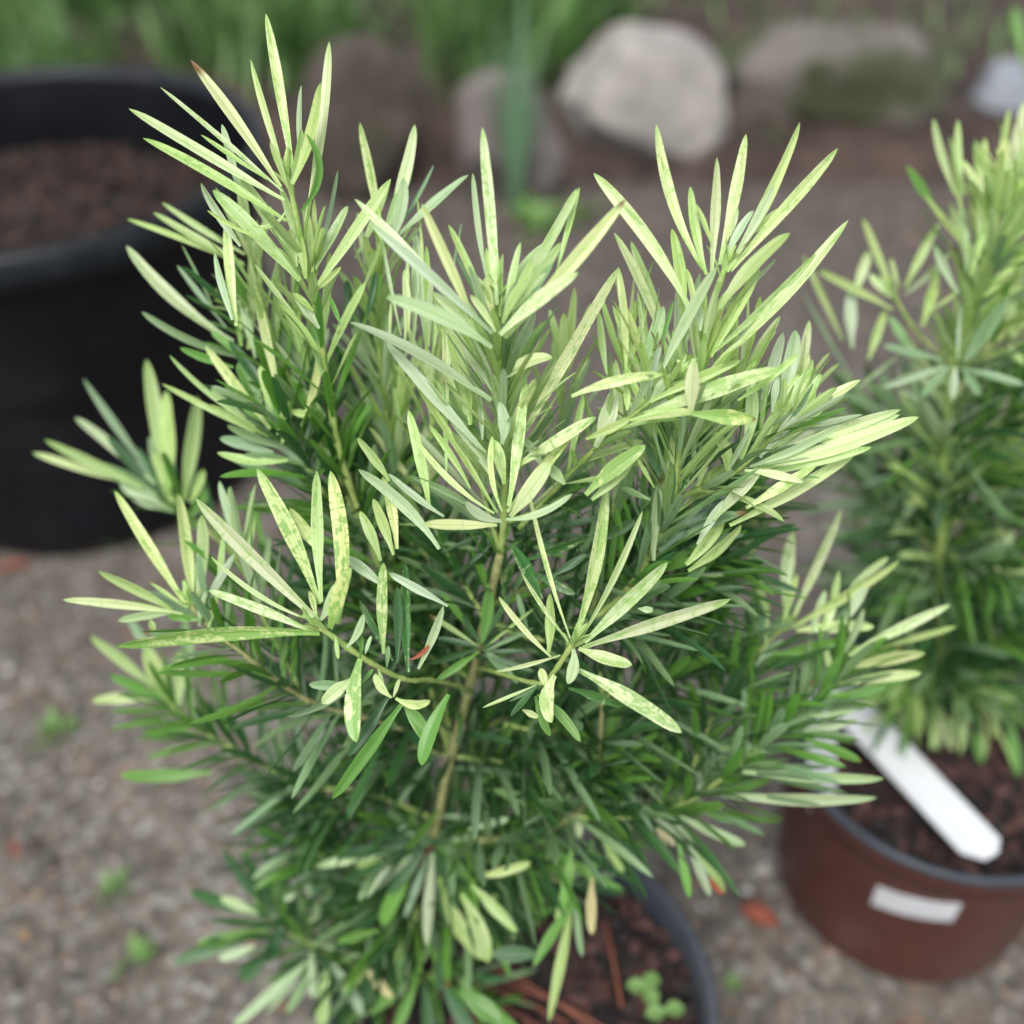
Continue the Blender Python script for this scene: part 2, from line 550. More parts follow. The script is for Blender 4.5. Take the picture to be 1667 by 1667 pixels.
# ------------------------------------------------------------------ pots
def plastic(name, c1, c2, rough=0.42, scale=60, dust=0.30):
    m, n, b, o = newmat(name)
    tc = nd(n, 'ShaderNodeTexCoord').outputs['Object']
    nz = noisetex(n, scale, 5, 0.7, tc).outputs[0]
    n2 = noisetex(n, 9, 3, 0.6, tc).outputs[0]
    c = ramp(n, math_(n, 'ADD', math_(n, 'MULTIPLY', nz, .5), math_(n, 'MULTIPLY', n2, .5)), [(0.35, c1), (0.65, c2)])
    d1 = noisetex(n, 28, 7, 0.78, tc).outputs[0]
    dk = ramp(n, math_(n, 'ADD', math_(n, 'MULTIPLY', d1, .6), math_(n, 'MULTIPLY', n2, .4)), [(0.50, 0.0), (0.66, 0.55)])
    c = mixc(n, math_(n, 'MULTIPLY', dk, dust), c, (0.22, 0.19, 0.165))
    n.links.new(c, b.inputs['Base Color'])
    n.links.new(ramp(n, n2, [(0.3, rough - .08), (0.7, rough + .15)]), b.inputs['Roughness'])
    bump(n, b, nz, 0.25, 0.0004)
    b.inputs['Specular IOR Level'].default_value = 0.28
    return m
POT_MAROON = plastic('maroon_plastic', (0.070, 0.026, 0.022), (0.098, 0.037, 0.031))
POT_GREY = plastic('charcoal_plastic', (0.034, 0.041, 0.053), (0.060, 0.069, 0.084))
POT_BLACK = plastic('black_plastic', (0.0030, 0.0034, 0.0048), (0.0055, 0.0065, 0.0105), 0.45, 60, 0.05)
POT_BLACK_RIM = plastic('grey_black_plastic', (0.006, 0.008, 0.011), (0.013, 0.017, 0.022), 0.42, 60, 0.12)

def soil_material(name, dark, midc, red):
    m, n, b, o = newmat(name)
    tc = nd(n, 'ShaderNodeTexCoord').outputs['Object']
    vo = nd(n, 'ShaderNodeTexVoronoi'); vo.inputs['Scale'].default_value = 150
    n.links.new(tc, vo.inputs['Vector'])
    g_ = nd(n, 'ShaderNodeSeparateColor'); n.links.new(vo.outputs['Color'], g_.inputs[0])
    c = ramp(n, g_.outputs[1], [(0.0, dark), (0.55, midc), (0.85, red), (1.0, (red[0] * 1.5, red[1] * 1.7, red[2] * 1.9))])
    n.links.new(c, b.inputs['Base Color']); b.inputs['Roughness'].default_value = 0.75
    nz = noisetex(n, 300, 3, 0.7, tc).outputs[0]
    bump(n, b, nz, 0.6, 0.001)
    return m
SOIL = soil_material('bark_compost', (0.005, 0.0035, 0.003), (0.016, 0.0085, 0.008), (0.070, 0.027, 0.021))
SOIL2 = soil_material('coarse_bark_mulch', (0.004, 0.003, 0.0025), (0.013, 0.008, 0.007), (0.060, 0.028, 0.018))

def chip(mb, c, L, W, H, rnd):
    a = rnd.uniform(0, pi); e = rnd.uniform(-.5, .5)
    ax = Vector((cos(a) * cos(e), sin(a) * cos(e), sin(e)))
    sd_ = Vector((-sin(a), cos(a), rnd.uniform(-.4, .4))).normalized()
    up_ = ax.cross(sd_)
    base = len(mb.v)
    for i, (t, k) in enumerate(((-.5, .5), (-.25, 1), (.3, .9), (.5, .35))):
        for (u, v) in ((-1, -1), (1, -1), (1, 1), (-1, 1)):
            mb.v.append(c + ax * L * t + sd_ * u * W * .5 * k * rnd.uniform(.8, 1.2) + up_ * v * H * .5 * k * rnd.uniform(.7, 1.2))
    for i in range(3):
        for k in range(4):
            k2 = (k + 1) % 4
            mb.f.append((base + i * 4 + k, base + i * 4 + k2, base + i * 4 + 4 + k2, base + i * 4 + 4 + k))
    mb.f.append((base, base + 3, base + 2, base + 1))
    mb.f.append((base + 12, base + 13, base + 14, base + 15))

def soil_disc(root, x, y, z, r, mat, chips, cs, seed, name='compost'):
    rnd = random.Random(seed)
    mb = MB()
    seg, rings = 48, 14
    mb.v.append(Vector((x, y, z + 0.004)))
    for j in range(1, rings + 1):
        for k in range(seg):
            th = 2 * pi * k / seg; rr = r * j / rings
            px, py = x + rr * cos(th), y + rr * sin(th)
            mb.v.append(Vector((px, py, z + 0.004 * (1 - (j / rings) ** 2) + (0.0 if j == rings else cs * .35 * noise.noise(Vector((px * 60, py * 60, seed)))))))
    for k in range(seg):
        mb.f.append((0, 1 + k, 1 + (k + 1) % seg))
    for j in range(rings - 1):
        for k in range(seg):
            k2 = (k + 1) % seg
            mb.f.append((1 + j * seg + k, 1 + (j + 1) * seg + k, 1 + (j + 1) * seg + k2, 1 + j * seg + k2))
    o = mb.build(name, mat, root)
    mb = MB()
    for i in range(chips):
        rr = r * .97 * sqrt(rnd.random()); th = rnd.uniform(0, 6.28)
        s = cs * rnd.uniform(.5, 1.5)
        chip(mb, Vector((x + rr * cos(th), y + rr * sin(th), z + 0.004 + s * .12)), s, s * rnd.uniform(.35, .7), s * .3, rnd)
    c = mb.build('bark_chips', mat, root, smooth=False)
    tag(c, kind='stuff')
    return o

def nursery_pot(x, y, R, H, label, cat, soil_seed, group=None):
    root = empty('nursery_pot', (x, y, 0))
    tag(root, label, cat, group)
    rb = R * 0.84
    wl = MB()
    prof = [(0.001, 0.002), (rb * .96, 0.002), (rb, 0.006)]
    for i in range(1, 12):
        t = i / 12
        prof.append((rb + (R * .955 - rb) * t, H * .86 * t + .004))
    prof += [(R * .955, H * .86), (R * .985, H * .875), (R * .992, H * .93), (R * .985, H * .965)]
    wl.lathe(prof, 96, (x, y, 0)); wl.build('wall', POT_MAROON, root)
    rm = MB()
    t_ = R
    rm.lathe([(t_ * .984, H * .962), (t_ * 1.003, H * .968), (t_ * 1.006, H * .985), (t_ * .998, H * .998), (t_ * .975, H * 1.003), (t_ * .955, H * .998), (t_ * .94, H * .98), (t_ * .925, H * .90), (t_ * .905, H * .80)], 96, (x, y, 0))
    rm.build('rim', POT_GREY, root)
    soil_disc(root, x, y, H * .845, R * .93, SOIL, 1500, 0.0065, soil_seed)
    return root

FPX_, FPY_ = 0.0048, 0.253
pot1 = nursery_pot(FPX_, FPY_, 0.092, 0.14, 'dark rimmed nursery pot in the foreground holding the pale variegated shrub', 'pot', 3, 'small nursery pots')
RX, RY = 0.252, 0.404
pot2 = nursery_pot(RX, RY, 0.092, 0.14, 'maroon nursery pot with a white sticker on its side, standing at the right', 'pot', 8, 'small nursery pots')

# sticker on the right pot, bent round its wall
WHITE = simple('white_paper', (0.52, 0.54, 0.57), (0.62, 0.64, 0.66), 90, 0.5, 0.1, 0.0002)
PLAST_W = simple('white_tag_plastic', (0.60, 0.62, 0.65), (0.68, 0.70, 0.73), 30, 0.4, 0.1, 0.0002)
mb = MB()
R_, H_ = 0.092, 0.14
a0, a1 = rad(-126), rad(-98)
z0, z1 = 0.082, 0.101
def wallr(z): return R_ * .84 + (R_ * .955 - R_ * .84) * ((z - .004) / (H_ * .86))
for k in range(15):
    a = a0 + (a1 - a0) * k / 14
    for z, e in ((z0, .0006), (z0, .0016), (z1, .0016), (z1, .0006)):
        zz = z + 0.0095 * k / 14
        r = wallr(zz) + e
        mb.v.append(Vector((RX + r * cos(a), RY + r * sin(a), zz)))
for k in range(14):
    for q in range(3):
        b_ = k * 4 + q
        mb.f.append((b_, b_ + 4, b_ + 5, b_ + 1))
mb.build('sticker', WHITE, pot2, smooth=False)

# big black container at the left
BX, BY, BR, BH = -0.405, 0.875, 0.201, 0.30
bp = empty('black_container', (BX, BY, 0))
tag(bp, 'large black plastic container of bark mulch, left behind the shrub', 'container')
mb = MB()
prof = [(0.001, .002), (BR * .80, .002), (BR * .82, .01)]
for i in range(1, 9): prof.append((BR * (.82 + .055 * i / 8), .01 + .15 * i / 8))
prof += [(BR * .905, .168), (BR * .91, .176)]
for i in range(1, 8): prof.append((BR * (.91 + .05 * i / 8), .176 + .105 * i / 8))
prof += [(BR * .965, .283)]
mb.lathe(prof, 96, (BX, BY, 0)); mb.build('wall', POT_BLACK, bp)
mb = MB()
mb.lathe([(BR * .962, .276), (BR * 1.0, .272), (BR * 1.01, .284), (BR * 1.005, .297), (BR * .985, .302), (BR * .955, .300), (BR * .945, .292)], 96, (BX, BY, 0))
mb.build('rim', POT_BLACK_RIM, bp)
mb = MB()
mb.lathe([(BR * .945, .2925), (BR * .93, .25), (BR * .90, .18)], 96, (BX, BY, 0)); mb.build('inner_wall', POT_BLACK, bp)
soil_disc(bp, BX, BY, .225, BR * .915, SOIL2, 1400, 0.013, 21, 'mulch')

# ------------------------------------------------------------------ plant tags in the right pot
def stake(name, a, b, wdt, label, point=True, thick=0.0012, nrm=Vector((0, 0, 1))):
    """flat plastic plant marker from a to b, chamfered at b"""
    root = empty(name, a)
    d = (b - a); L = d.length; ax = d / L
    sd_ = ax.cross(nrm).normalized(); up_ = sd_.cross(ax).normalized()
    mb = MB()
    out_ = [(0, -.5), (0, .5), (L - wdt * .35, .5), (L, .14), (L, -.22), (L - wdt * .22, -.5)]
    for h in (-thick / 2, thick / 2):
        for (l, s) in out_:
            bend = 0.004 * sin(pi * l / L)
            mb.v.append(a + ax * l + sd_ * s * wdt + up_ * (h + bend))
    n_ = len(out_)
    mb.f.append(tuple(range(n_))[::-1]); mb.f.append(tuple(range(n_, 2 * n_)))
    for i in range(n_):
        j = (i + 1) % n_
        mb.f.append((i, j, n_ + j, n_ + i))
    o = mb.build('blade', PLAST_W, root, smooth=False)
    tag(root, label, 'plant tag', 'white plant markers')
    return root
stake('plant_marker', onz(1352, 1118, .150), onz(1612, 1396, .1455), .0245, 'white plastic plant marker lying across the right maroon pot, its chamfered end over the rim')
stake('plant_marker', onz(1338, 1315, .118), P(1338, 1130, .585), .0150, 'short white plant marker standing upright behind the shrub leaves at the pot edge', nrm=Vector((0, 1, 0)))

# ------------------------------------------------------------------ stones
def stone_material(name, c1, c2, moss):
    m, n, b, o = newmat(name)
    tc = nd(n, 'ShaderNodeTexCoord').outputs['Object']
    nz = noisetex(n, 22, 6, 0.68, tc).outputs[0]
    n2 = noisetex(n, 6, 3, 0.6, tc).outputs[0]
    c = ramp(n, nz, [(0.3, c1), (0.7, c2)])
    k = ramp(n, n2, [(0.62 - moss * .3, 0.0), (0.72 - moss * .3, 1.0)])
    c = mixc(n, math_(n, 'MULTIPLY', k, min(1, moss * 1.6)), c, (0.026, 0.038, 0.007))
    n.links.new(c, b.inputs['Base Color']); b.inputs['Roughness'].default_value = 0.85
    bump(n, b, nz, 0.8, 0.006)
    return m
import bmesh
def stone(c, size, mat, label, seed, rot=0.0, cuts=7, cutr=(.62, .86), group='stones edging the garden bed', faces=None):
    rnd = random.Random(seed)
    bm = bmesh.new()
    bmesh.ops.create_icosphere(bm, subdivisions=5, radius=1)
    planes = []
    for i in range(cuts):
        v = Vector((rnd.gauss(0, 1), rnd.gauss(0, 1), rnd.gauss(0, .7))).normalized()
        planes.append((v, rnd.uniform(*cutr)))
    if faces: planes = [(Vector(q).normalized(), h) for q, h in faces]
    for v in bm.verts:
        p = v.co.copy()
        for (q, h) in planes:
            e = p.dot(q) - h
            if e > 0: p -= q * e * .95
        p *= 1 + .07 * noise.noise(p * 1.6 + Vector((seed, 0, 0))) + .05 * noise.noise(p * 5 + Vector((seed, 4, 0))) + .01 * noise.noise(p * 17)
        v.co = Matrix.Rotation(rot, 3, 'Z') @ Vector((p.x * size[0], p.y * size[1], p.z * size[2]))
    me = bpy.data.meshes.new('edging_stone')
    bm.to_mesh(me); bm.free()
    me.polygons.foreach_set('use_smooth', [True] * len(me.polygons))
    me.materials.append(mat)
    o = bpy.data.objects.new('edging_stone', me)
    o.location = c
    col.objects.link(o)
    tag(o, label, 'stone', group)
    return o
ST_PALE = stone_material('pale_granite', (0.19, 0.175, 0.16), (0.40, 0.37, 0.345), .10)
ST_BROWN = stone_material('brown_stone', (0.045, 0.036, 0.029), (0.09, 0.07, 0.056), .22)
ST_MID = stone_material('grey_brown_stone', (0.10, 0.088, 0.080), (0.19, 0.165, 0.155), .05)
ST_MOSS = stone_material('mossy_stone', (0.10, 0.088, 0.075), (0.19, 0.17, 0.15), .55)
ST_BLUE = stone_material('bluish_grey_stone', (0.18, 0.20, 0.225), (0.28, 0.30, 0.335), .08)
def gpt(px, py, back, z):
    p = onz(px, py, 0.0); return Vector((p.x, p.y + back, z))
stone(gpt(1052, 285, .085, .075), (.135, .10, .112), ST_PALE, 'largest pale grey boulder with a sloping top, behind the two shrubs', 9, .12, faces=[((.12, -.1, 1), .74), ((-.8, 0, .62), .74), ((1, -.1, .15), .82), ((-1, -.2, -.2), .80), ((.05, -1, .3), .66), ((.7, -.1, .75), .84), ((-.4, -.7, -.7), .7)])
stone(gpt(822, 338, .06, .06), (.088, .06, .104), ST_MID, 'small upright grey-brown stone left of the pale boulder', 12, .1)
stone(gpt(590, 335, .08, .07), (.095, .08, .125), ST_BROWN, 'tall dull brown stone leftmost in the row of edging stones', 23, .6)
stone(gpt(1372, 262, .10, .085), (.175, .11, .090), ST_MOSS, 'long low mossy boulder right of the pale one', 31, -.1, faces=[((0, -.1, 1), .58), ((.1, -1, .1), .62), ((-.7, -.2, .6), .72), ((1, -.1, .2), .86), ((-1, -.3, -.2), .85), ((.6, -.3, .7), .7), ((0, -.7, -.6), .75)])
stone(gpt(1655, 225, .05, .06), (.085, .08, .040), ST_BLUE, 'flat bluish grey stone at the right end of the row', 44, .3)
stone(gpt(1235, 265, .05, .03), (.06, .06, .07), ST_BROWN, 'small dark stone wedged between the pale and the long boulder', 47, .9)
stone(gpt(700, 250, .14, .05), (.07, .06, .07), ST_BROWN, 'low dark stone half hidden between the brown and the grey-brown stones', 52, .9)

# ------------------------------------------------------------------ grass and strap leaves in the bed
def blade_material(name, c1, c2):
    m, n, b, o = newmat(name)
    oi = nd(n, 'ShaderNodeNewGeometry')
    c = ramp(n, oi.outputs['Random Per Island'], [(0.0, c1), (1.0, c2)])
    n.links.new(c, b.inputs['Base Color']); b.inputs['Roughness'].default_value = 0.5
    tr = nd(n, 'ShaderNodeBsdfTranslucent'); n.links.new(c, tr.inputs['Color'])
    mx = nd(n, 'ShaderNodeMixShader'); mx.inputs[0].default_value = .35
    n.links.new(b.outputs[0], mx.inputs[1]); n.links.new(tr.outputs[0], mx.inputs[2]); n.links.new(mx.outputs[0], o.inputs['Surface'])
    return m
GRASS = blade_material('grass_blade', (0.035, 0.11, 0.018), (0.25, 0.42, 0.15))
STRAP = blade_material('strap_leaf', (0.11, 0.23, 0.13), (0.19, 0.33, 0.18))
WEED = blade_material('weed_leaf', (0.13, 0.28, 0.06), (0.26, 0.44, 0.14))

def blade(mb, p, az, lean, L, W, seg=6):
    d = Vector((cos(az), sin(az), 0)); s = Vector((-sin(az), cos(az), 0))
    base = len(mb.v)
    q = p.copy()
    for i in range(seg + 1):
        t = i / seg
        a = lean * (0.3 + 1.2 * t)
        if i: q = q + (d * sin(a) + Vector((0, 0, 1)) * cos(a)) * L / seg
        wd = W * .5 * (1 - t ** 2.5) + .0002
        mb.v.append(q - s * wd); mb.v.append(q + d * wd * .25); mb.v.append(q + s * wd)
    for i in range(seg):
        for k in (0, 1):
            a_ = base + i * 3 + k
            mb.f.append((a_, a_ + 1, a_ + 4, a_ + 3))
rg = random.Random(8)
mb = MB()
clumps = []
for i in range(62):
    px = rg.choice((rg.uniform(-300, 540), rg.uniform(-300, 500), rg.uniform(770, 1020)))
    y = rg.uniform(1.72, 3.2)
    clumps.append(((px - 833) / FPX * (y * CP + CAMZ * SP), y, rg.uniform(.16, .34)))
for (cx_, cy_, hh) in clumps:
    for i in range(62):
        p_ = Vector((cx_ + rg.gauss(0, .045), cy_ + rg.gauss(0, .045), .03))
        blade(mb, p_, rg.uniform(0, 6.28), rg.uniform(.08, .95), hh * rg.uniform(.5, 1.1), rg.uniform(.006, .017))
for i in range(1500):
    px = rg.uniform(-350, 1640); y = rg.uniform(1.75, 3.4)
    x = (px - 833) / FPX * (y * CP + CAMZ * SP)
    blade(mb, Vector((x, y, .03)), rg.uniform(0, 6.28), rg.uniform(.3, 1.2), rg.uniform(.03, .12), rg.uniform(.004, .010))
gr = mb.build('grass', GRASS)
tag(gr, 'soft green grass growing behind the pots at the top left', kind='stuff')
tag(gr, cat='grass')

def strap_plant(p, blades, label, mat=STRAP):
    root = empty('strap_leaved_plant', p)
    tag(root, label, 'plant')
    for (az, lean, L, W) in blades:
        m_ = MB(); blade(m_, p, az, lean, L, W, 10); m_.build('leaf', mat, root)
strap_plant(gpt(838, 345, .0, 0.0), [(1.3, .16, .29, .019), (2.1, .22, .25, .014), (0.8, .26, .24, .013), (1.6, .10, .22, .012), (.5, .35, .17, .012), (2.6, .28, .20, .013)], 'broad blue-green strap leaf rising beside the small grey-brown stone')
strap_plant(gpt(455, 300, .55, .03), [(1.2, .2, .26, .022), (2.4, .4, .24, .02), (.2, .45, .22, .018)], 'blue-green strap leaved clump behind the black container')
strap_plant(gpt(935, 240, .25, .03), [(1.5, .15, .24, .026), (2.4, .35, .22, .022), (.6, .35, .22, .022), (1.9, .25, .25, .02)], 'bright green strap leaved clump left of the pale boulder', blade_material('bright_strap_leaf', (0.10, 0.28, 0.05), (0.16, 0.36, 0.08)))
strap_plant(gpt(560, 90, .0, .03), [(1.5, .25, .16, .02), (2.8, .5, .16, .018), (.3, .5, .15, .018)], 'dull green leaf clump in the bed above the tall brown stone')

def weed(p, s, n, label, seed):
    root = empty('weed', p)
    tag(root, label, 'weed', 'tiny weeds sprouting from the ground')
    rnd = random.Random(seed)
    m_ = MB()
    for i in range(n):
        az = rnd.uniform(0, 6.28)
        q = p + Vector((cos(az), sin(az), 0)) * s * rnd.uniform(0, .5)
        blade(m_, q, az, rnd.uniform(.5, 1.3), s * rnd.uniform(.4, 1), s * rnd.uniform(.18, .35), 5)
    m_.build('leaves', WEED, root)
weed(onz(88, 1195), .022, 12, 'tiny green weed left of the shrub, uppermost of the three weeds', 1)
weed(onz(180, 1452), .016, 9, 'tiny green weed on the gravel below left of the shrub', 2)
weed(onz(212, 1562), .018, 9, 'tiny green weed nearest the bottom left corner', 3)
weed(onz(880, 372), .05, 22, 'light green weed patch in front of the grey-brown stone', 4)
weed(onz(945, 350), .04, 14, 'light green weed sprout right of the larger weed patch', 5)
weed(onz(225, 870), .03, 10, 'small green weed at the foot of the black container', 6)
weed(onz(1190, 1610), .012, 6, 'small green sprout just outside the front pot rim', 7)

# reddish cone scale / fallen leaf on the gravel
LITTER = simple('red_brown_litter', (0.16, 0.035, 0.022), (0.28, 0.075, 0.04), 200, .7, .5, .0008)
mb = MB()
c = onz(1235, 1492, .004)
pts = [c + Vector((-.010, .006, 0)), c + Vector((-.003, .002, .003)), c + Vector((.005, -.003, .003)), c + Vector((.011, -.007, 0))]
mb.ring_tube(smooth_poly(pts, 4), [.001, .0035, .005, .006, .0065, .0067, .0066, .0062, .0056, .0046, .003, .0018, .001], 10)
tag(mb.build('fallen_cone', LITTER), 'reddish brown fallen cone on the gravel between the two nursery pots', 'cone')
def litter(px, py, L, az, label):
    m_ = MB(); p_ = onz(px, py, .001)
    d_ = Vector((cos(az), sin(az), 0)); s_ = Vector((-sin(az), cos(az), 0))
    for i in range(7):
        t = i / 6; wd = L * .16 * sin(pi * (t * .92 + .04)) ** .8
        for k in (-1, 0, 1):
            m_.v.append(p_ + d_ * L * (t - .5) + s_ * wd * k + Vector((0, 0, .0012 + .003 * abs(k) * sin(pi * t) + .004 * (t - .5) ** 2)))
    for i in range(6):
        for k in (0, 1):
            a_ = i * 3 + k; m_.f.append((a_, a_ + 1, a_ + 4, a_ + 3))
    tag(m_.build('fallen_leaf', LITTER), label, 'leaf litter', 'dead leaves lying on the gravel')
litter(20, 925, .03, .3, 'dead red-brown leaf against the foot of the black container')
litter(205, 1262, .014, 1.1, 'dead red-brown leaf on the gravel left of the shrub')
litter(25, 1385, .016, 2.0, 'dead red-brown leaf at the left picture edge')
litter(575, 745, .025, .8, 'dead brown leaf on the ground glimpsed through the shrub, left of the middle')
litter(1330, 250, .05, .2, 'dead leaf lying below the long mossy boulder')
litter(1085, 1650, .02, .6, 'dead leaf at the bottom edge beside the front pot')

# pine needles and seedling in the front pot
NEEDLE = simple('red_pine_needle', (0.13, 0.036, 0.02), (0.24, 0.075, 0.04), 300, .6, .3, .0004)
for i, (x0, y0, x1, y1) in enumerate([(738, 1590, 925, 1667), (760, 1620, 905, 1690), (800, 1575, 960, 1672), (985, 1500, 1012, 1640), (770, 1660, 860, 1700), (820, 1600, 1010, 1690)]):
    m_ = MB()
    p0, p1 = onz(x0, y0, .133), onz(x1, y1, .127)
    m_.ring_tube(smooth_poly([p0, p0.lerp(p1, .5) + Vector((0, .002, .0015)), p1], 5), [.0009] * 11, 6)
    lab = ['longest red pine needle on the compost of the front pot', 'red pine needle just below the longest one', 'red pine needle crossing the right end of the others',
           'red needle pointing to the green seedling', 'red needle at the bottom edge under the shrub', 'thin red needle lying closest to the seedling'][i]
    tag(m_.build('pine_needle', NEEDLE), lab, 'pine needle', 'fallen pine needles in the front pot')
def seedling(p, L, az0, n, label):
    root = empty('seedling', p)
    tag(root, label, 'seedling', 'seedlings in the front pot')
    m_ = MB(); m_.ring_tube([p, p + Vector((0, 0, L * .5)), p + Vector((0, 0, L))], [.0007, .0006, .0005], 6); m_.build('stem', WEED, root)
    for k in range(n):
        az = az0 + k * 2 * pi / n
        m2 = MB()
        d_ = Vector((cos(az), sin(az), .25)).normalized(); s_ = Vector((-sin(az), cos(az), 0))
        for i in range(8):
            t = i / 7; wd = L * .55 * sin(pi * min(t * .95 + .03, 1)) ** .7
            for q in (-1, -.5, 0, .5, 1):
                m2.v.append(p + Vector((0, 0, L)) + d_ * L * 1.3 * t + s_ * wd * q + Vector((0, 0, .18 * L * abs(q) - .4 * L * t * t)))
        for i in range(7):
            for q in range(4):
                a_ = i * 5 + q; m2.f.append((a_, a_ + 1, a_ + 6, a_ + 5))
        m2.build('leaf', WEED, root)
seedling(onz(1050, 1622, .123), .0075, .9, 3, 'round leaved green seedling in the compost near the right rim')
seedling(onz(1080, 1660, .123), .0075, .2, 2, 'lower of the two green seedlings, cut by the bottom edge')

# ------------------------------------------------------------------ the variegated shrub in the front pot
sp = onz(668, 1612, .118)
shrub = empty('variegated_shrub', sp)
tag(shrub, 'large sharp narrow-leaved shrub with pale yellow-green tips in the middle foreground', 'shrub', 'potted variegated shrubs')

def bf(root, pix, r0, r1, mat, rows=(), auto=None, name='branch', label=None, extra=()):
    """one branch with its foliage: rows = (tile, depth, leaf rows) tuples"""
    o, pts = branch(root, pix, r0, r1, mat, name, label)
    fo = Foliage()
    for (tile, d, rr) in rows: traced(fo, tile, d, rr)
    if auto:
        for a in (auto if isinstance(auto, list) else [auto]):
            along(fo, pts, **a)
    if rows:
        tg = (pts[-1] - pts[-2]).normalized()
        kk = rows[0][2][0][0]
        kk = 'Y' if kk in 'PQFY' else ('G' if kk in 'GDTV' else 'S')
        for k in range(7):
            a = tg.orthogonal().normalized(); a = Matrix.Rotation(k * 2.4, 3, tg) @ a
            an = rad(12 + 5 * k)
            p0 = pts[-1] - tg * 0.0006 * k
            fo.leaf(p0, p0 + (tg * cos(an) + a * sin(an)) * rng.uniform(.007, .013) , .0019, kk, a * -.0006, tg + a * -.5 + Vector((0, 0, .5)), 0, 0, seg=7, fold=.6)
    fo.build('foliage', o)
    return o, pts

DARKL = dict(L=(.028, .050), W=(0.0032, 0.0044))

# main stem (tan), with the dark whorl low down and reddish foot
STEM = [(705, 1365, .482), (735, 1230, .452), (768, 1105, .430), (790, 1010, .412), (815, 900, .392)]
bf(shrub, [(668, 1612, .545), (672, 1560, .532), (682, 1440, .503), (705, 1365, .482)], .0030, .0024, STEM_RED, name='stem',
   rows=[(TJ, .478, [('S', 1010, 650, 1310, 400, 60), ('S', 1350, 880, 1380, 420, 65), ('T', 1240, 740, 1360, 420, 42), ('S', 790, 490, 1290, 385, 55),
    ('G', 1130, 780, 1290, 480, 85, 20), ('Y', 1640, 950, 1410, 540, 80, 40), ('G', 1640, 760, 1410, 370, 55, 20), ('Y', 990, 480, 1250, 470, 60, 0), ('G', 900, 860, 1110, 800, 60),
    ('D', 900, 560, 1340, 390, 60), ('T', 1100, 190, 1350, 380, 60), ('G', 1667, 260, 1410, 370, 55), ('D', 1500, 700, 1390, 400, 60), ('G', 1560, 560, 1400, 380, 60), ('T', 1667, 450, 1400, 380, 50),
    ('D', 1000, 300, 1330, 380, 70), ('G', 1180, 150, 1360, 380, 50), ('D', 1460, 780, 1380, 410, 70), ('D', 1150, 620, 1330, 420, 60), ('G', 1700, 330, 1410, 375, 60),
    ('D', 870, 430, 1300, 390, 60), ('S', 1567, 340, 1410, 375, 40)])])
bf(shrub, STEM, .0024, .0019, STEM_OLD, name='stem',
   rows=[(TI, .40, [('D', -120, 60, 100, 50, 28), ('D', -60, 250, 90, 120, 30), ('D', -150, 160, 80, 20, 26), ('D', -200, 320, 70, 200, 34), ('T', -260, 120, 60, 180, 34), ('D', 300, 160, 120, 90, 30),
    ('V', 150, 130, 145, 470, 48), ('G', 60, 400, 10, 730, 85, 10, .2), ('T', 40, 790, 230, 970, 70), ('D', -180, 480, 0, 700, 42), ('D', -100, 560, 0, 730, 40), ('G', -230, 420, 0, 720, 40),
    ('Y', -300, 560, -20, 740, 34), ('D', -260, 700, 0, 750, 40), ('D', 260, 560, 20, 760, 40), ('T', 320, 640, 30, 780, 34), ('Y', 330, 520, 20, 770, 22), ('D', 200, 420, 30, 720, 36),
    ('D', 290, 780, 30, 780, 30), ('G', -40, 180, 60, 420, 60), ('D', -300, 850, 0, 760, 50), ('G', -260, 960, 0, 780, 50), ('D', 330, 900, 20, 800, 36), ('T', 230, 430, 290, 640, 40)])],
   auto=[dict(n=35, kinds='*DDTG', L=(.028, .048), ang=(40, 85), W=(0.0024, 0.0034), lift=.1, t0=.05, t1=.95)])

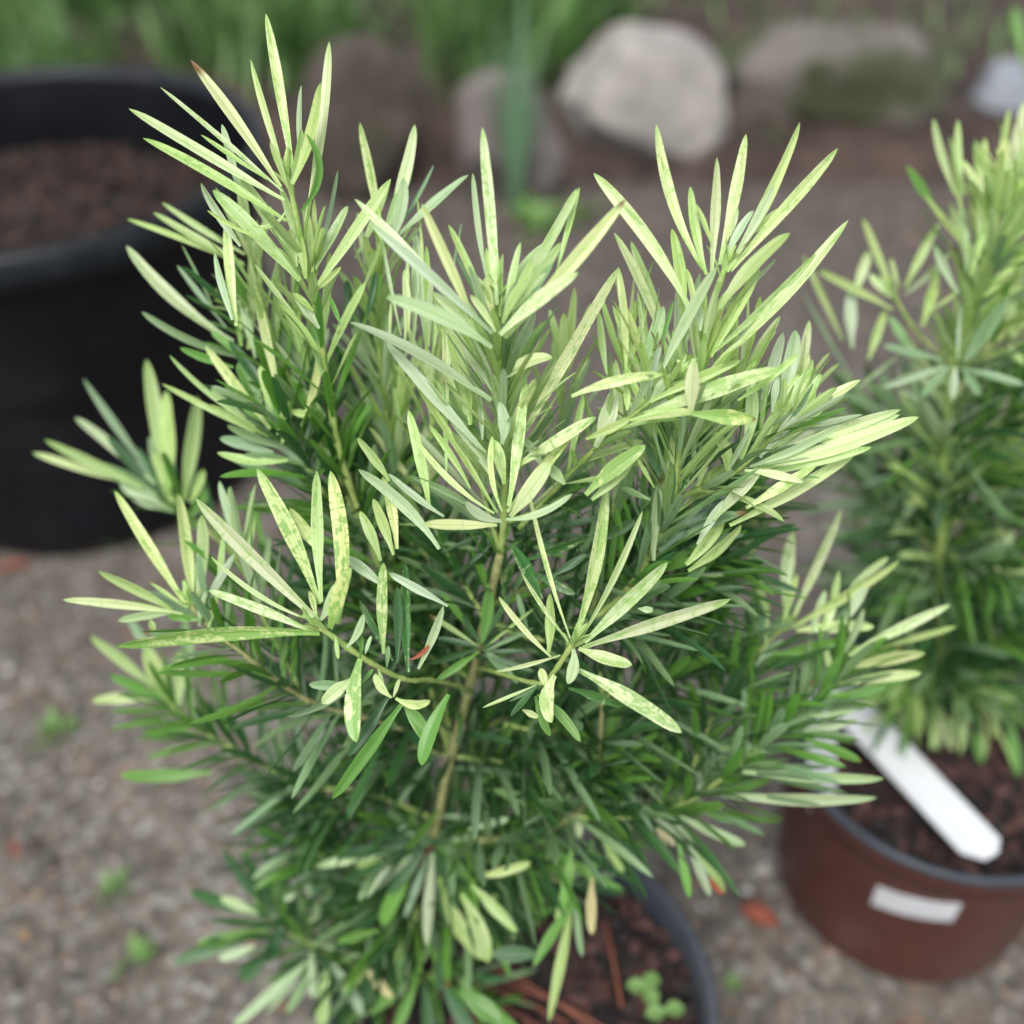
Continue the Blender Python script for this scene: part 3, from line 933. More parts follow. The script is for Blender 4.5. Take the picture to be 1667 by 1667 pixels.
# centre leader: node (820,850) up to the apex (810,480)
bf(shrub, [(815, 900, .392), (820, 850, .385), (822, 760, .372), (818, 640, .356), (812, 560, .346), (808, 480, .338)], .0019, .0015, STEM_GREEN,
   rows=[(TC, .335, [
    ('P', 570, 630, 930, 1450, 88), ('P', 980, 115, 1080, 1320, 88, 5, .0), ('S', 915, 425, 1005, 1120, 50, -10, 0, 4), ('Y', 750, 775, 1010, 1340, 62, 12),
    ('Y', 1640, 520, 1480, 1110, 50, 0, -.1, 5), ('Y', 1620, 530, 1170, 1300, 78, 22, 0, 2), ('Y', 1515, 895, 1120, 1420, 85, 0, .1), ('P', 1630, 1100, 1100, 1520, 112, -20, .35, -4),
    ('P', 1950, 604, 1130, 1540, 104, 10, .1, -1), ('S', 330, 1262, 1045, 1610, 112, 40, .35, -5), ('Y', 1240, 895, 1130, 1400, 62), ('S', 1400, 900, 1110, 1320, 78, -20, -.2, 5),
    ('P', 115, 600, 950, 1490, 80, 15, 0, 0), ('S', 225, 770, 1050, 1510, 78, 12, .1, -3), ('P', 1000, 1130, 1060, 1430, 60, 0, .3, -2), ('Y', 1120, 970, 1100, 1400, 60, 0, -.2, 3),
    ('Q', 640, 1230, 1000, 1560, 70, 5, -.1, 3), ('Y', 1320, 1010, 1140, 1390, 75, 10, .1), ('Q', 900, 1250, 1070, 1500, 55, 10, .3, -3), ('Y', 1290, 1130, 1120, 1440, 80, -12, .4, -4)]),
   (TE, .352, [
    ('P', 640, -90, 1000, 520, 80, 0, 0, 3), ('S', 830, 150, 1080, 620, 112, 25, .1, 0), ('Y', 750, 180, 900, 800, 112, 25, 0, 4), ('P', 720, 80, 745, 660, 62, 0, -.1, 6), ('Y', 715, 500, 735, 1180, 42, 8, 0, 8),
    ('S', 1340, 30, 1145, 450, 80, 0, 0, 2), ('Y', 1420, 90, 1170, 480, 72, 0, 0, 4), ('P', 1455, 345, 1110, 495, 112, -32, .4, -4), ('F', 1908, -271, 1200, 960, 95, 0, -.05, 4),
    ('F', 1750, 745, 1190, 1090, 95, 0, .1, 0), ('P', 1600, 860, 1150, 1390, 95, 0, .1, 3), ('P', 1440, 1050, 1170, 1420, 118, 10, .4, -4), ('P', 1280, 480, 1160, 1350, 100, 20, .1, -1),
    ('S', 1100, 640, 1110, 930, 95, 25, .4, -5), ('P', 1050, 875, 1115, 1385, 45, -38, .2, -3), ('P', 500, 855, 1060, 1400, 46, -40, .1, -2), ('Y', 480, 700, 620, 1365, 90, 20, 0, 5),
    ('S', 330, 240, 1000, 990, 92, -10, .1, 1), ('Y', 500, 480, 1080, 1395, 62, 0, .05, 2), ('S', 80, 105, 1040, 635, 112, 42, .3, -3), ('S', 760, 740, 1060, 1180, 100, 30, 0, 3), ('Y', 620, 800, 900, 1230, 55, 10, -.1, 6),
    ('P', 580, 1470, 1080, 1480, 76, -8, .45, -5), ('S', 860, 1320, 1110, 1450, 78, -35, .4, -5), ('S', 1590, 1268, 1140, 1440, 60, 48, .4, -5), ('S', 960, 600, 980, 900, 50, 0, -.1, 6),
    ('P', 860, 560, 860, 960, 40, 0, -.1, 8), ('Y', 1350, 500, 1180, 780, 60, 0, -.1, 5), ('S', 140, 1100, 690, 1640, 100, 34, .1, 2), ('S', 340, 1130, 720, 1420, 58, -8, .1, 0), ('T', 490, 1140, 860, 1330, 58, 14, 0, 4),
    ('Y', 135, 885, 350, 1180, 82, 8, .1, 1), ('Y', 150, 1385, 290, 1720, 82, 8, 0, 4), ('Y', 240, 1300, 380, 1680, 80, 0, 0, 5), ('F', 300, 1150, 400, 1640, 82, 12, 0, 3),
    ('Y', 1060, 900, 1130, 1200, 90, 10, -.1, 4), ('S', 1270, 890, 1400, 1090, 70, 0, -.1, 9), ('S', 1420, 1060, 1540, 1200, 90, 0, 0, 9)]),
   (TC, .385, [
    ('S', 520, 800, 600, 1600, 74), ('P', 475, 1000, 455, 1560, 48), ('S', 525, 930, 510, 1580, 62), ('Y', 600, 920, 600, 1640, 52), ('Y', 560, 780, 575, 1200, 25), ('S', 300, 860, 430, 1530, 28),
    ('Q', 450, 1080, 480, 1500, 60), ('Y', 360, 1300, 350, 1600, 22), ('Y', 690, 1280, 640, 1660, 40), ('S', 640, 1100, 620, 1600, 46)])],
   auto=[dict(n=80, kinds='*YSYPTS', L=(.030, .048), ang=(22, 48), W=(0.0024, 0.0032), t0=.25, t1=.85)])

# the young curling spray at the node, dark variegated leaves behind
bf(shrub, [(822, 850, .386), (880, 830, .388), (930, 800, .392)], .0013, .0008, STEM_GREEN,
   rows=[(TE, .40, [('V', 1780, 1010, 1190, 1480, 118, 0, 0, 2), ('V', 1800, 1290, 1200, 1540, 74, 0, 0, 3), ('V', 1900, 1170, 1220, 1500, 90, 0, -.1, 6), ('D', 1750, 1560, 1220, 1560, 44, 0), ('V', 1700, 1640, 1200, 1580, 60),
     ('D', 575, 1535, 1085, 1490, 26), ('D', 700, 1665, 1085, 1505, 26), ('D', 870, 1670, 1110, 1565, 26), ('Y', 400, 1470, 1080, 1510, 16), ('D', 250, 1600, 560, 1660, 36), ('G', 1560, 1700, 1190, 1570, 40),
     ('D', 1850, 1420, 1230, 1540, 50), ('P', 1667, 1060, 1300, 1360, 34, 0, .1, -6)])])

# thin leaf pair and the right-hand whorl at (931,1052), reaching towards the viewer
bf(shrub, [(775, 1088, .428), (800, 1092, .405), (870, 1112, .372), (893, 1104, .366), (915, 1075, .360), (931, 1050, .356)], .0010, .0013, STEM_GREEN,
   rows=[(TI, .354, [
    ('P', 763, -219, 575, 715, 102, 18, -.1, 1), ('Y', 985, -67, 600, 720, 48, 20, -.1, 2), ('P', 1135, 240, 635, 725, 104, 8, .1, 0), ('P', 1517, 463, 620, 755, 98, 12, .1, -1),
    ('P', 922, 862, 600, 762, 86, 8, .3, -2), ('F', 1222, 1270, 600, 893, 104, -16, .3, -2), ('S', 533, 975, 568, 765, 70, -20, .5, -3), ('P', 440, 1208, 458, 925, 104, 30, .4, -2),
    ('P', 98, 900, 490, 802, 32, -8, .1), ('P', 118, 448, 432, 812, 42, -12, .1), ('P', 255, 300, 540, 722, 34, -8, 0), ('P', 296, -193, 548, 700, 36, -14, 0), ('Y', 432, 430, 420, 790, 84, 8, -.1, 4),
    ('D', 190, 1170, 355, 980, 46), ('G', 610, 1325, 350, 1040, 66, -20, .1, 3), ('V', 860, 1110, 540, 1000, 72, -8, 0, 4), ('S', 1052, 530, 960, 520, 46, 0, 0, 3), ('Q', 360, 1175, 260, 1130, 50, 0, 0, 4),
    ('P', 370, 880, 400, 990, 60, 0, .3, -2), ('G', 430, 1290, 340, 1050, 60, 10, 0, 6), ('T', 180, 1080, 350, 985, 40), ('Y', 20, 1120, 350, 980, 24)]),
   (TI, .378, [('V', 190, 140, 372, 462, 84, 8), ('V', 580, 435, 330, 305, 62), ('V', 665, 85, 285, 225, 72), ('D', 650, 195, 430, 330, 52), ('D', 940, -10, 740, 110, 80), ('V', 640, 110, 420, 200, 40)])])

# left-hand whorl at (521,1021), arching towards the viewer
bf(shrub, [(770, 1128, .432), (752, 1118, .415), (700, 1107, .385), (672, 1108, .375), (648, 1102, .370), (616, 1086, .364), (573, 1059, .358), (521, 1021, .354)], .0010, .0014, STEM_GREEN,
   rows=[(TG, .352, [
    ('P', 930, 838, 1590, 1495, 104, 2, .0, 0), ('F', 1262, 678, 1600, 1410, 94, 22, 0, 2), ('Y', 1585, 688, 1612, 1400, 76, -10, 0, 1), ('P', 1000, 1338, 1570, 1565, 62, 5, .1), ('P', 1012, 1155, 1560, 1502, 32, -42, .1),
    ('F', 488, 1640, 1602, 1568, 104, 22, .15, -1), ('P', 1440, 890, 1620, 1150, 88, 0, -.1, 5)]),
   (TH, .352, [
    ('F', 511, -493, 560, 430, 112, 48, 0, 0), ('F', 640, 90, 510, 455, 128, -8, .45, -4), ('S', 552, 183, 452, 405, 78, 12, .4, -2), ('P', 378, 230, 425, 385, 42, 0, .3), ('S', 712, 368, 610, 570, 52, 18, .4, -3),
    ('P', 458, 908, 640, 760, 92, 8, .3, -1), ('F', 668, 1142, 690, 640, 118, 20, .4, -4), ('P', 1112, 888, 905, 875, 72, 32, .4, -2), ('P', 780, 728, 880, 872, 62, -16, .3, -2),
    ('Y', 560, 640, 540, 500, 34, 0, .3), ('S', 760, 500, 720, 610, 30, 0, .3), ('T', 860, 560, 850, 690, 30, 0, .2), ('Y', 830, 820, 800, 700, 28, 0, .2), ('G', 520, 1482, 945, 905, 96, 10, .2, 0), ('D', 618, 1222, 855, 875, 84, 0, .1, 4), ('T', 243, 987, 600, 850, 62, -12, 0, 6), ('T', 382, 795, 640, 800, 72, 0, 0, 8),
    ('G', 1060, 1282, 1225, 855, 100, 18, .2, 2), ('G', 1095, 1140, 945, 900, 104, -12, .1, 4), ('S', 1190, 320, 1040, 700, 62, 10, .1, 3), ('F', 832, 60, 832, 610, 80, -10, 0, 3),
    ('V', 960, 60, 980, 720, 82, -8, -.1, 6), ('V', 685, 285, 890, 650, 52, 0, 0, 5), ('D', 912, 205, 910, 665, 62, 0, 0, 5), ('S', 860, 120, 1220, 320, 62, 0, 0, 7), ('S', 600, 20, 830, 200, 80, 8, 0, 9),
    ('R', 1105, 555, 985, 645, 30, 14, .1, 2), ('D', 640, 480, 800, 620, 74, 0, 0, 7), ('G', 700, 500, 690, 640, 28), ('G', 770, 700, 700, 790, 30), ('P', 930, 760, 890, 870, 30, 0, .3, -2)])])

# top-left leader
bf(shrub, [(735, 1235, .455), (680, 1060, .440), (610, 900, .425), (560, 760, .408), (535, 640, .392), (519, 528, .378), (505, 455, .368), (488, 380, .361), (471, 295, .357)], .0018, .0013, STEM_GREEN,
   rows=[(TA, .356, [
    ('P', 970, 93, 1162, 1210, 80, 12, 0, 1), ('P', 868, 403, 1112, 1240, 62, -10, 0, 2), ('P', 1400, 283, 1240, 1500, 84, 36, 0, 3), ('Q', 460, 408, 1070, 1270, 88, 4, 0, 0), ('P', 253, 592, 1085, 1300, 46, -6, 0, -1),
    ('Q', 42, 738, 1095, 1360, 88, 16, .1, -2), ('Y', 138, 938, 1110, 1500, 88, 0, .1, 0), ('Y', 530, 915, 985, 1220, 42, -8, .1, -1), ('S', 672, 843, 790, 1320, 62, 0, 0, 6), ('S', 1212, 578, 1212, 1150, 58, -5, 0, 4),
    ('Y', 1342, 562, 1150, 1250, 104, 28, .2, -4), ('G', 1240, 908, 1205, 1435, 62, 105, .3, -3), ('Y', 572, 1425, 900, 1610, 36, -4, .1, 0), ('Y', 868, 1530, 1105, 1430, 40, -52, .3, -3),
    ('Y', 1000, 960, 1120, 1280, 50, 0, .3, -2), ('Y', 1210, 870, 1140, 1240, 60, 5, .3, -2)]),
   (TB, .362, [
    ('Y', 610, 40, 1200, 655, 116, 12, .1, 0), ('Y', 790, -70, 1195, 540, 92, 10, .1, 1), ('S', 530, -10, 800, 420, 78, -14, 0, 4), ('P', 700, 250, 770, 960, 82, -5, 0, 14), ('S', 625, 460, 745, 920, 78, -8, 0, 12),
    ('S', 1525, 148, 1305, 580, 78, 10, 0, 4), ('T', 1458, -95, 1305, 580, 36, 8, 0, 4), ('Y', 1818, -35, 1290, 735, 92, 14, 0, 5), ('Y', 1190, 300, 1240, 640, 80, 10, .1, 1), ('Y', 1130, 300, 1180, 560, 60, -6, .1, 0),
    ('Y', 1150, 740, 1290, 860, 60, 0, .1, 2), ('S', 1160, 740, 1330, 980, 78, 0, .1, 4), ('Y', 1480, 560, 1290, 740, 42, 0, .2, 0), ('G', 1440, 590, 1290, 720, 38, 10, .2, 0),
    ('Y', 1230, 130, 1290, 620, 70, 10, -.1, 3), ('P', 1300, 100, 1280, 560, 60, 6, -.1, 5), ('G', 1400, 760, 1480, 960, 40), ('Y', 890, 540, 1170, 885, 46, -8, 0, 3)])],
   auto=[dict(n=56, kinds='DDTGGYY', L=(.028, .042), ang=(30, 62), W=(0.0030, 0.0042), t0=.12, t1=.92)])

# blurred side shoots of the left flank
bf(shrub, [(610, 900, .425), (540, 760, .425), (480, 690, .422), (440, 600, .420), (400, 530, .418), (372, 500, .417)], .0013, .0009, STEM_GREEN,
   rows=[(TB, .415, [
    ('Y', 30, 235, 830, 555, 46, 5), ('Y', 265, 122, 830, 475, 50, -5), ('Y', 208, 193, 820, 540, 60, -5), ('S', 25, 418, 750, 1070, 96, -42, 0), ('T', 368, 550, 700, 970, 40), ('T', 130, 865, 830, 1180, 62, -32),
    ('Y', 890, 370, 850, 1120, 90, 5, -.1), ('S', 795, 730, 900, 1180, 72), ('T', 1005, 940, 1200, 1300, 70), ('T', 400, 410, 640, 900, 20), ('Y', 730, 500, 800, 1100, 80, 0, -.1), ('G', 600, 1000, 860, 1200, 60)])],
   auto=[dict(n=35, kinds='*TGDG', L=(.028, .042), ang=(35, 65), W=(0.0030, 0.0042))])
bf(shrub, [(600, 960, .440), (560, 860, .425), (505, 765, .412), (470, 700, .405), (448, 660, .402)], .0013, .0010, STEM_GREEN,
   rows=[(TB, .400, [
    ('F', 558, 1095, 1000, 1660, 82, 10), ('F', 905, 722, 1065, 1460, 76, 5), ('F', 1345, 1085, 1215, 1640, 62, 10), ('Y', 318, 1160, 900, 1640, 48, -18), ('G', 388, 1108, 750, 1240, 66, -10), ('Y', 1290, 1555, 1120, 1530, 60, 10, .3),
    ('Y', 1130, 1470, 1050, 1700, 60, 0, .3), ('T', 600, 1370, 900, 1500, 50), ('Y', 930, 1230, 1060, 1600, 80, 0, .1), ('G', 960, 1380, 1080, 1700, 70)]),
   (TG, .405, [('Y', 745, 215, 1250, 480, 40, 6), ('Y', 1000, 330, 1330, 500, 60, 0), ('T', 1060, 510, 1350, 590, 70), ('Y', 1045, 590, 1430, 630, 58, -26, .2), ('S', 1010, 240, 1200, 400, 50), ('T', 1100, 440, 1380, 560, 60), ('Y', 1450, 320, 1400, 540, 60), ('G', 1160, 100, 1300, 400, 90)])],
   auto=[dict(n=67, kinds='*DDTGGT', L=(.028, .048), ang=(40, 75), W=(0.0030, 0.0042))])
bf(shrub, [(560, 1000, .470), (450, 950, .470), (365, 885, .470), (320, 850, .470), (285, 815, .468)], .0013, .0010, STEM_GREEN,
   rows=[(TG, .468, [
    ('Y', 45, 590, 560, 750, 52), ('Y', 110, 518, 640, 780, 70, 8), ('S', 275, 400, 710, 760, 64), ('T', 320, 188, 700, 730, 50, -8), ('Y', 660, 85, 770, 800, 88), ('Y', 770, 255, 780, 820, 104, 12), ('Y', 935, 285, 865, 850, 92, 8),
    ('Y', 970, 680, 900, 860, 56), ('S', 520, 740, 810, 905, 96, -18), ('T', 380, 640, 720, 820, 90), ('T', 680, 500, 740, 760, 50), ('D', 450, 500, 700, 800, 60), ('G', 1000, 780, 880, 960, 60), ('Y', 700, 580, 800, 860, 70), ('D', 600, 560, 760, 830, 60)])],
   auto=[dict(n=27, kinds='*TGDG', L=(.03, .045), ang=(40, 70), W=(0.0028, 0.0040))])
bf(shrub, [(700, 1200, .448), (600, 1170, .430), (500, 1140, .414), (390, 1060, .402), (330, 1010, .398), (312, 985, .396)], .0014, .0010, STEM_OLD,
   rows=[(TG, .395, [
    ('P', 488, 798, 885, 1430, 68, 8), ('P', 830, 812, 912, 1410, 78, -12), ('Y', 962, 928, 930, 1410, 84, 12, 0, 4), ('S', 1142, 1138, 955, 1420, 64, 12, .2), ('Y', 1080, 1040, 1050, 1350, 46), ('Y', 402, 1232, 800, 1440, 74, 8),
    ('P', 208, 1388, 860, 1462, 52, 4), ('S', 508, 1502, 810, 1458, 52, 8), ('Y', 680, 1295, 880, 1430, 26), ('S', 1000, 1340, 950, 1530, 60, -10, .3), ('Y', 1060, 1300, 1000, 1540, 50), ('G', 560, 1400, 900, 1500, 40), ('G', 780, 1480, 960, 1500, 50), ('Y', 700, 1560, 680, 1490, 40)])],
   auto=[dict(n=77, kinds='DDTDGGT', L=(.028, .048), ang=(45, 78), W=(0.0030, 0.0042), t0=.08, t1=.92)])
bf(shrub, [(700, 1330, .480), (600, 1290, .478), (510, 1280, .476), (420, 1240, .474), (330, 1190, .474), (262, 1130, .474)], .0015, .0010, STEM_GREEN,
   rows=[(TX, .474, [('Y', 148, 1035, 250, 1118, 24), ('Y', 150, 1142, 258, 1138, 20, 3), ('Y', 238, 1055, 275, 1135, 34), ('G', 195, 1262, 345, 1256, 24, -6), ('Y', 290, 1060, 290, 1150, 28), ('G', 180, 1100, 270, 1140, 20),
    ('T', 205, 1000, 270, 1110, 18), ('G', 230, 1190, 320, 1180, 24), ('T', 300, 1010, 310, 1120, 22)])],
   auto=[dict(n=101, kinds='DDDTDGG', L=(.028, .046), ang=(45, 80), W=(0.0029, 0.0040), t0=.05, t1=.97)])

# bottom-left dark spray and its neighbours
bf(shrub, [(680, 1600, .530), (600, 1580, .520), (520, 1545, .512), (470, 1515, .508), (438, 1488, .505)], .0016, .0011, STEM_GREEN,
   rows=[(TJ, .503, [
    ('D', 178, 608, 560, 735, 84), ('D', 350, 395, 570, 700, 82), ('D', 440, 405, 570, 690, 64), ('D', 268, 745, 550, 765, 62), ('D', 98, 962, 500, 830, 74), ('G', 200, 872, 560, 795, 58), ('S', 320, 942, 500, 880, 56), ('D', 430, 1045, 570, 900, 92),
    ('S', 395, 1275, 750, 960, 62, 8), ('S', 555, 1215, 765, 950, 56, 6), ('S', 1045, 1225, 850, 925, 64, -8), ('S', 790, 1135, 780, 900, 54), ('Y', 820, 1290, 850, 980, 74), ('S', 1040, 930, 800, 870, 48), ('C', 1183, 1132, 1040, 980, 56),
    ('T', 660, 1210, 790, 980, 50), ('S', 750, 390, 780, 640, 84), ('G', 600, 520, 640, 740, 60), ('D', 520, 640, 640, 760, 60), ('S', 330, 640, 520, 720, 60), ('D', 560, 960, 620, 760, 80), ('T', 900, 500, 820, 700, 50), ('S', 800, 650, 760, 760, 40, 30), ('S', 640, 640, 700, 620, 50)])],
   auto=[dict(n=73, kinds='*DDDTGT', L=(.028, .048), ang=(45, 80), W=(0.0030, 0.0042), t0=.1, t1=.97)])
bf(shrub, [(690, 1500, .510), (620, 1440, .500), (540, 1400, .496), (470, 1370, .494)], .0014, .0009, STEM_GREEN,
   auto=[dict(n=101, kinds='*DDTTGD', L=(.028, .050), ang=(45, 80), W=(0.0030, 0.0040), t0=.03)])
bf(shrub, [(680, 1600, .532), (720, 1580, .520), (760, 1600, .515), (800, 1640, .515)], .0014, .0009, STEM_GREEN,
   rows=[(TX, .50, [('G', 820, 1667, 700, 1590, 22), ('D', 700, 1700, 690, 1600, 22), ('G', 640, 1690, 680, 1590, 20), ('D', 830, 1590, 720, 1585, 20), ('D', 780, 1700, 720, 1600, 28), ('G', 600, 1650, 680, 1585, 24), ('Y', 560, 1610, 600, 1570, 18),
     ('T', 650, 1625, 665, 1560, 14), ('G', 870, 1720, 750, 1600, 34)])],
   auto=[dict(n=24, kinds='*DGGDT', L=(.026, .040), ang=(50, 85), W=(0.0032, 0.0044))])

# low right side of the shrub
bf(shrub, [(705, 1372, .483), (780, 1368, .475), (860, 1360, .466), (930, 1330, .455), (965, 1290, .445), (976, 1220, .430), (980, 1140, .415)], .0017, .0011, STEM_OLD,
   rows=[(TK, .455, [
    ('Y', 480, 1545, 610, 860, 66, -8), ('C', 712, 1072, 712, 760, 62, 0), ('G', 715, 800, 712, 560, 62, 0), ('G', 395, 1245, 630, 880, 64), ('Y', 520, 1015, 620, 690, 62, 6), ('Y', 880, 745, 740, 420, 78, -6), ('D', 965, 645, 790, 480, 74), ('S', 1265, 575, 870, 280, 62, -8),
    ('S', 1170, 340, 900, 205, 52), ('S', 925, 505, 820, 330, 52), ('Y', 310, 1055, 60, 800, 92), ('Y', 150, 1225, 0, 850, 92, -14), ('D', 410, 1175, 130, 1180, 84), ('G', 215, 1560, 0, 1380, 112), ('T', 660, 1190, 620, 900, 46), ('D', 730, 800, 700, 560, 70),
    ('G', 560, 930, 600, 600, 70), ('T', 560, 330, 600, 480, 60), ('S', 640, 560, 640, 380, 50), ('Y', 380, 680, 90, 760, 60), ('S', 260, 440, 40, 500, 50), ('G', 470, 380, 140, 280, 60), ('G', 900, 180, 640, 400, 80), ('G', 400, 10, 60, 290, 60)])],
   auto=[dict(n=135, kinds='*DDGTTG', L=(.028, .050), ang=(45, 80), W=(0.0032, 0.0044), t0=.02, t1=.85)])
bf(shrub, [(930, 1330, .455), (1010, 1330, .452), (1110, 1311, .448), (1200, 1248, .442), (1276, 1186, .438), (1343, 1130, .435), (1384, 1084, .433)], .0015, .0010, STEM_GREEN,
   rows=[(TL, .430, [
    ('P', 1258, 458, 690, 740, 78, -8), ('P', 1116, 728, 680, 812, 88, -10), ('P', 1094, 842, 640, 900, 68, -12), ('G', 912, 905, 560, 985, 62, 12), ('Y', 1290, 580, 860, 700, 46, 0, -.2, 12), ('S', 772, 480, 640, 760, 62), ('S', 800, 340, 655, 580, 62), ('Y', 960, 580, 700, 800, 66),
    ('G', 762, 1335, 450, 1210, 62), ('S', 885, 1428, 100, 1390, 80, 20, .1), ('S', 845, 1535, -20, 1520, 84, 22, .1), ('S', 740, 1100, 440, 1160, 56), ('G', 740, 1210, 480, 1180, 44), ('S', 740, 1040, 480, 1080, 50), ('T', 620, 1000, 300, 1150, 60), ('G', 700, 970, 520, 980, 50),
    ('G', 580, 800, 560, 960, 50), ('Y', 560, 700, 600, 860, 40)]),
   (TK, .445, [('S', 1352, 862, 1235, 560, 62), ('Y', 1432, 842, 1260, 590, 62, -10), ('G', 1240, 870, 1180, 560, 52), ('R', 1420, 855, 1350, 760, 50), ('S', 1545, 585, 1190, 430, 66, 8), ('G', 1560, 470, 1260, 380, 60), ('C', 1160, 590, 1060, 490, 56),
     ('G', 1667, 90, 1240, 20, 72), ('S', 1340, 120, 1290, 300, 50)])],
   auto=[dict(n=141, kinds='DDGTGTG', L=(.028, .046), ang=(40, 72), W=(0.0032, 0.0043), t0=.05, t1=.97)])
bf(shrub, [(1110, 1311, .448), (1150, 1190, .446), (1209, 1098, .444), (1244, 1052, .442), (1276, 1022, .440)], .0014, .0010, STEM_GREEN,
   rows=[(TL, .438, [
    ('Y', 130, 92, 235, 520, 64, -8), ('P', 382, 48, 340, 540, 80, -12), ('P', 645, -70, 385, 520, 78, 10), ('P', 972, 212, 380, 580, 84, 6), ('Y', 910, 195, 700, 360, 42), ('Y', 632, 268, 590, 520, 60), ('P', 832, 582, 400, 605, 74, -10, .2),
    ('Y', 405, 290, 330, 540, 42), ('G', 655, 655, 265, 735, 74, 8, .2), ('T', 330, 660, 175, 800, 46, -10), ('Y', 240, 430, 230, 720, 36), ('S', 560, 380, 480, 620, 50), ('P', 620, 420, 540, 640, 60), ('D', 400, 760, 180, 820, 70), ('T', 800, 360, 560, 640, 60),
    ('D', 60, 600, 80, 820, 60), ('D', 300, 900, 60, 900, 60)])],
   auto=[dict(n=101, kinds='*DDTTGG', L=(.028, .048), ang=(40, 72), W=(0.0030, 0.0042), t0=.02, t1=.82)])
bf(shrub, [(820, 1180, .437), (900, 1190, .436), (1000, 1160, .436), (1090, 1110, .436), (1160, 1040, .436)], .0013, .0009, STEM_GREEN,
   auto=[dict(n=123, kinds='*DDDTTG', L=(.028, .048), ang=(45, 78), W=(0.0030, 0.0042), t0=.05)])

# right-hand leader: (1095,814) node up to (1179,447)
bf(shrub, [(790, 1010, .412), (880, 1040, .412), (960, 1010, .406), (1030, 950, .398), (1080, 860, .386), (1095, 814, .380), (1108, 728, .370), (1130, 640, .360), (1144, 585, .355), (1158, 504, .350), (1179, 440, .347)], .0019, .0014, STEM_GREEN,
   rows=[(TD, .345, [
    ('P', 438, 83, 722, 960, 84, -36, 0, 1), ('P', 62, 378, 645, 1200, 92, 42, 0, 0), ('P', 1303, 70, 862, 970, 90, 22, 0, 1), ('S', 1152, 450, 925, 860, 62, 8, .2, -2), ('P', 1532, 228, 885, 965, 88, 10, 0, 2), ('P', 980, 143, 820, 930, 74, 16, 0, 1),
    ('P', 802, 283, 772, 970, 78, 12, 0, 0), ('Y', 643, 458, 740, 990, 68, -14, 0, -1), ('Y', 672, 560, 770, 800, 52, 0, .2, -1), ('Y', 532, 713, 600, 1310, 82, 18, 0, 8), ('Y', 1245, 740, 820, 1195, 98, -32, .2, -2), ('P', 1595, 662, 835, 1505, 84, 28, 0, 1),
    ('Y', 1400, 860, 790, 1450, 66, 18, 0, 3), ('Y', 1062, 948, 765, 1485, 78, 0, 0, 3), ('S', 1165, 890, 800, 1225, 42, 5, 0, 4), ('S', 805, 940, 470, 1570, 78, 0, .2, -4), ('P', 930, 590, 880, 760, 38), ('S', 1025, 603, 860, 880, 62, -8, 0, 1), ('Y', 1190, 590, 1000, 760, 50, 0, 0, 3),
    ('P', 560, 1500, 620, 1600, 40), ('S', 690, 1150, 700, 1330, 60, 8, .1, 0), ('G', 540, 1150, 480, 1400, 32)]),
   (TF, .372, [('Y', 450, 500, 425, 850, 38, -4, 0), ('D', 380, 440, 372, 720, 56), ('V', 610, 470, 480, 820, 84, 0, 0, 4), ('D', 310, 570, 375, 750, 44), ('Y', 640, 528, 712, 745, 86, 16, .1, -2), ('D', 845, 755, 370, 1110, 74, 0, 0, 8),
     ('S', 382, 735, 345, 1160, 66, -6, 0, 6), ('D', 560, 500, 450, 780, 60, 0, 0, 6), ('Y', 260, 640, 350, 800, 24), ('T', 180, 800, 330, 860, 40)]),
   (TD, .375, [('P', 183, 737, 520, 1500, 74, 12), ('Y', 287, 788, 530, 1410, 68, 8), ('P', 210, 945, 255, 1590, 56, 8), ('Y', 92, 1215, 140, 1590, 52), ('Y', 380, 1200, 270, 1570, 32), ('S', 482, 1180, 360, 1580, 88, 0, .1, -5), ('S', 700, 980, 600, 1480, 60), ('S', 560, 1080, 560, 1640, 60)])],
   auto=[dict(n=137, kinds='DDTGTYSYPY', L=(.030, .050), ang=(20, 60), W=(0.0026, 0.0035), t0=.05, t1=.85)])

# twig from the centre going right, with the odd folded leaf
bf(shrub, [(845, 860, .386), (900, 800, .376), (950, 748, .366), (1023, 682, .355), (1062, 650, .350), (1090, 622, .347)], .0013, .0010, STEM_GREEN,
   rows=[(TF, .346, [
    ('P', 392, 238, -60, 350, 62, -18, .25, -3), ('Y', 775, 172, 330, 375, 58, -6, .15, -1), ('P', 965, 213, 300, 440, 96, -12, .15, 0), ('Y', 1058, 140, 760, 370, 42, 8, .1, 2), ('F', 852, 462, 535, 435, 84, 0, .4, -6), ('Q', 548, 168, 528, 440, 76, 0, .4, -5),
    ('F', 305, 592, 10, 835, 90, -8, .15, 2), ('Y', 250, 640, 40, 860, 70, 6, .1, 4), ('S', 150, 320, 60, 600, 90, 10, 0, 6), ('Y', 210, 300, 215, 420, 44), ('S', 430, 240, 330, 380, 60), ('P', 560, 430, 230, 470, 60, -8, .2, -1), ('Y', 230, 460, 10, 560, 50)])],
   auto=[dict(n=16, kinds='GYYS', L=(.02, .032), ang=(30, 55), W=(0.0024, 0.0032), t0=.15, t1=.9)])

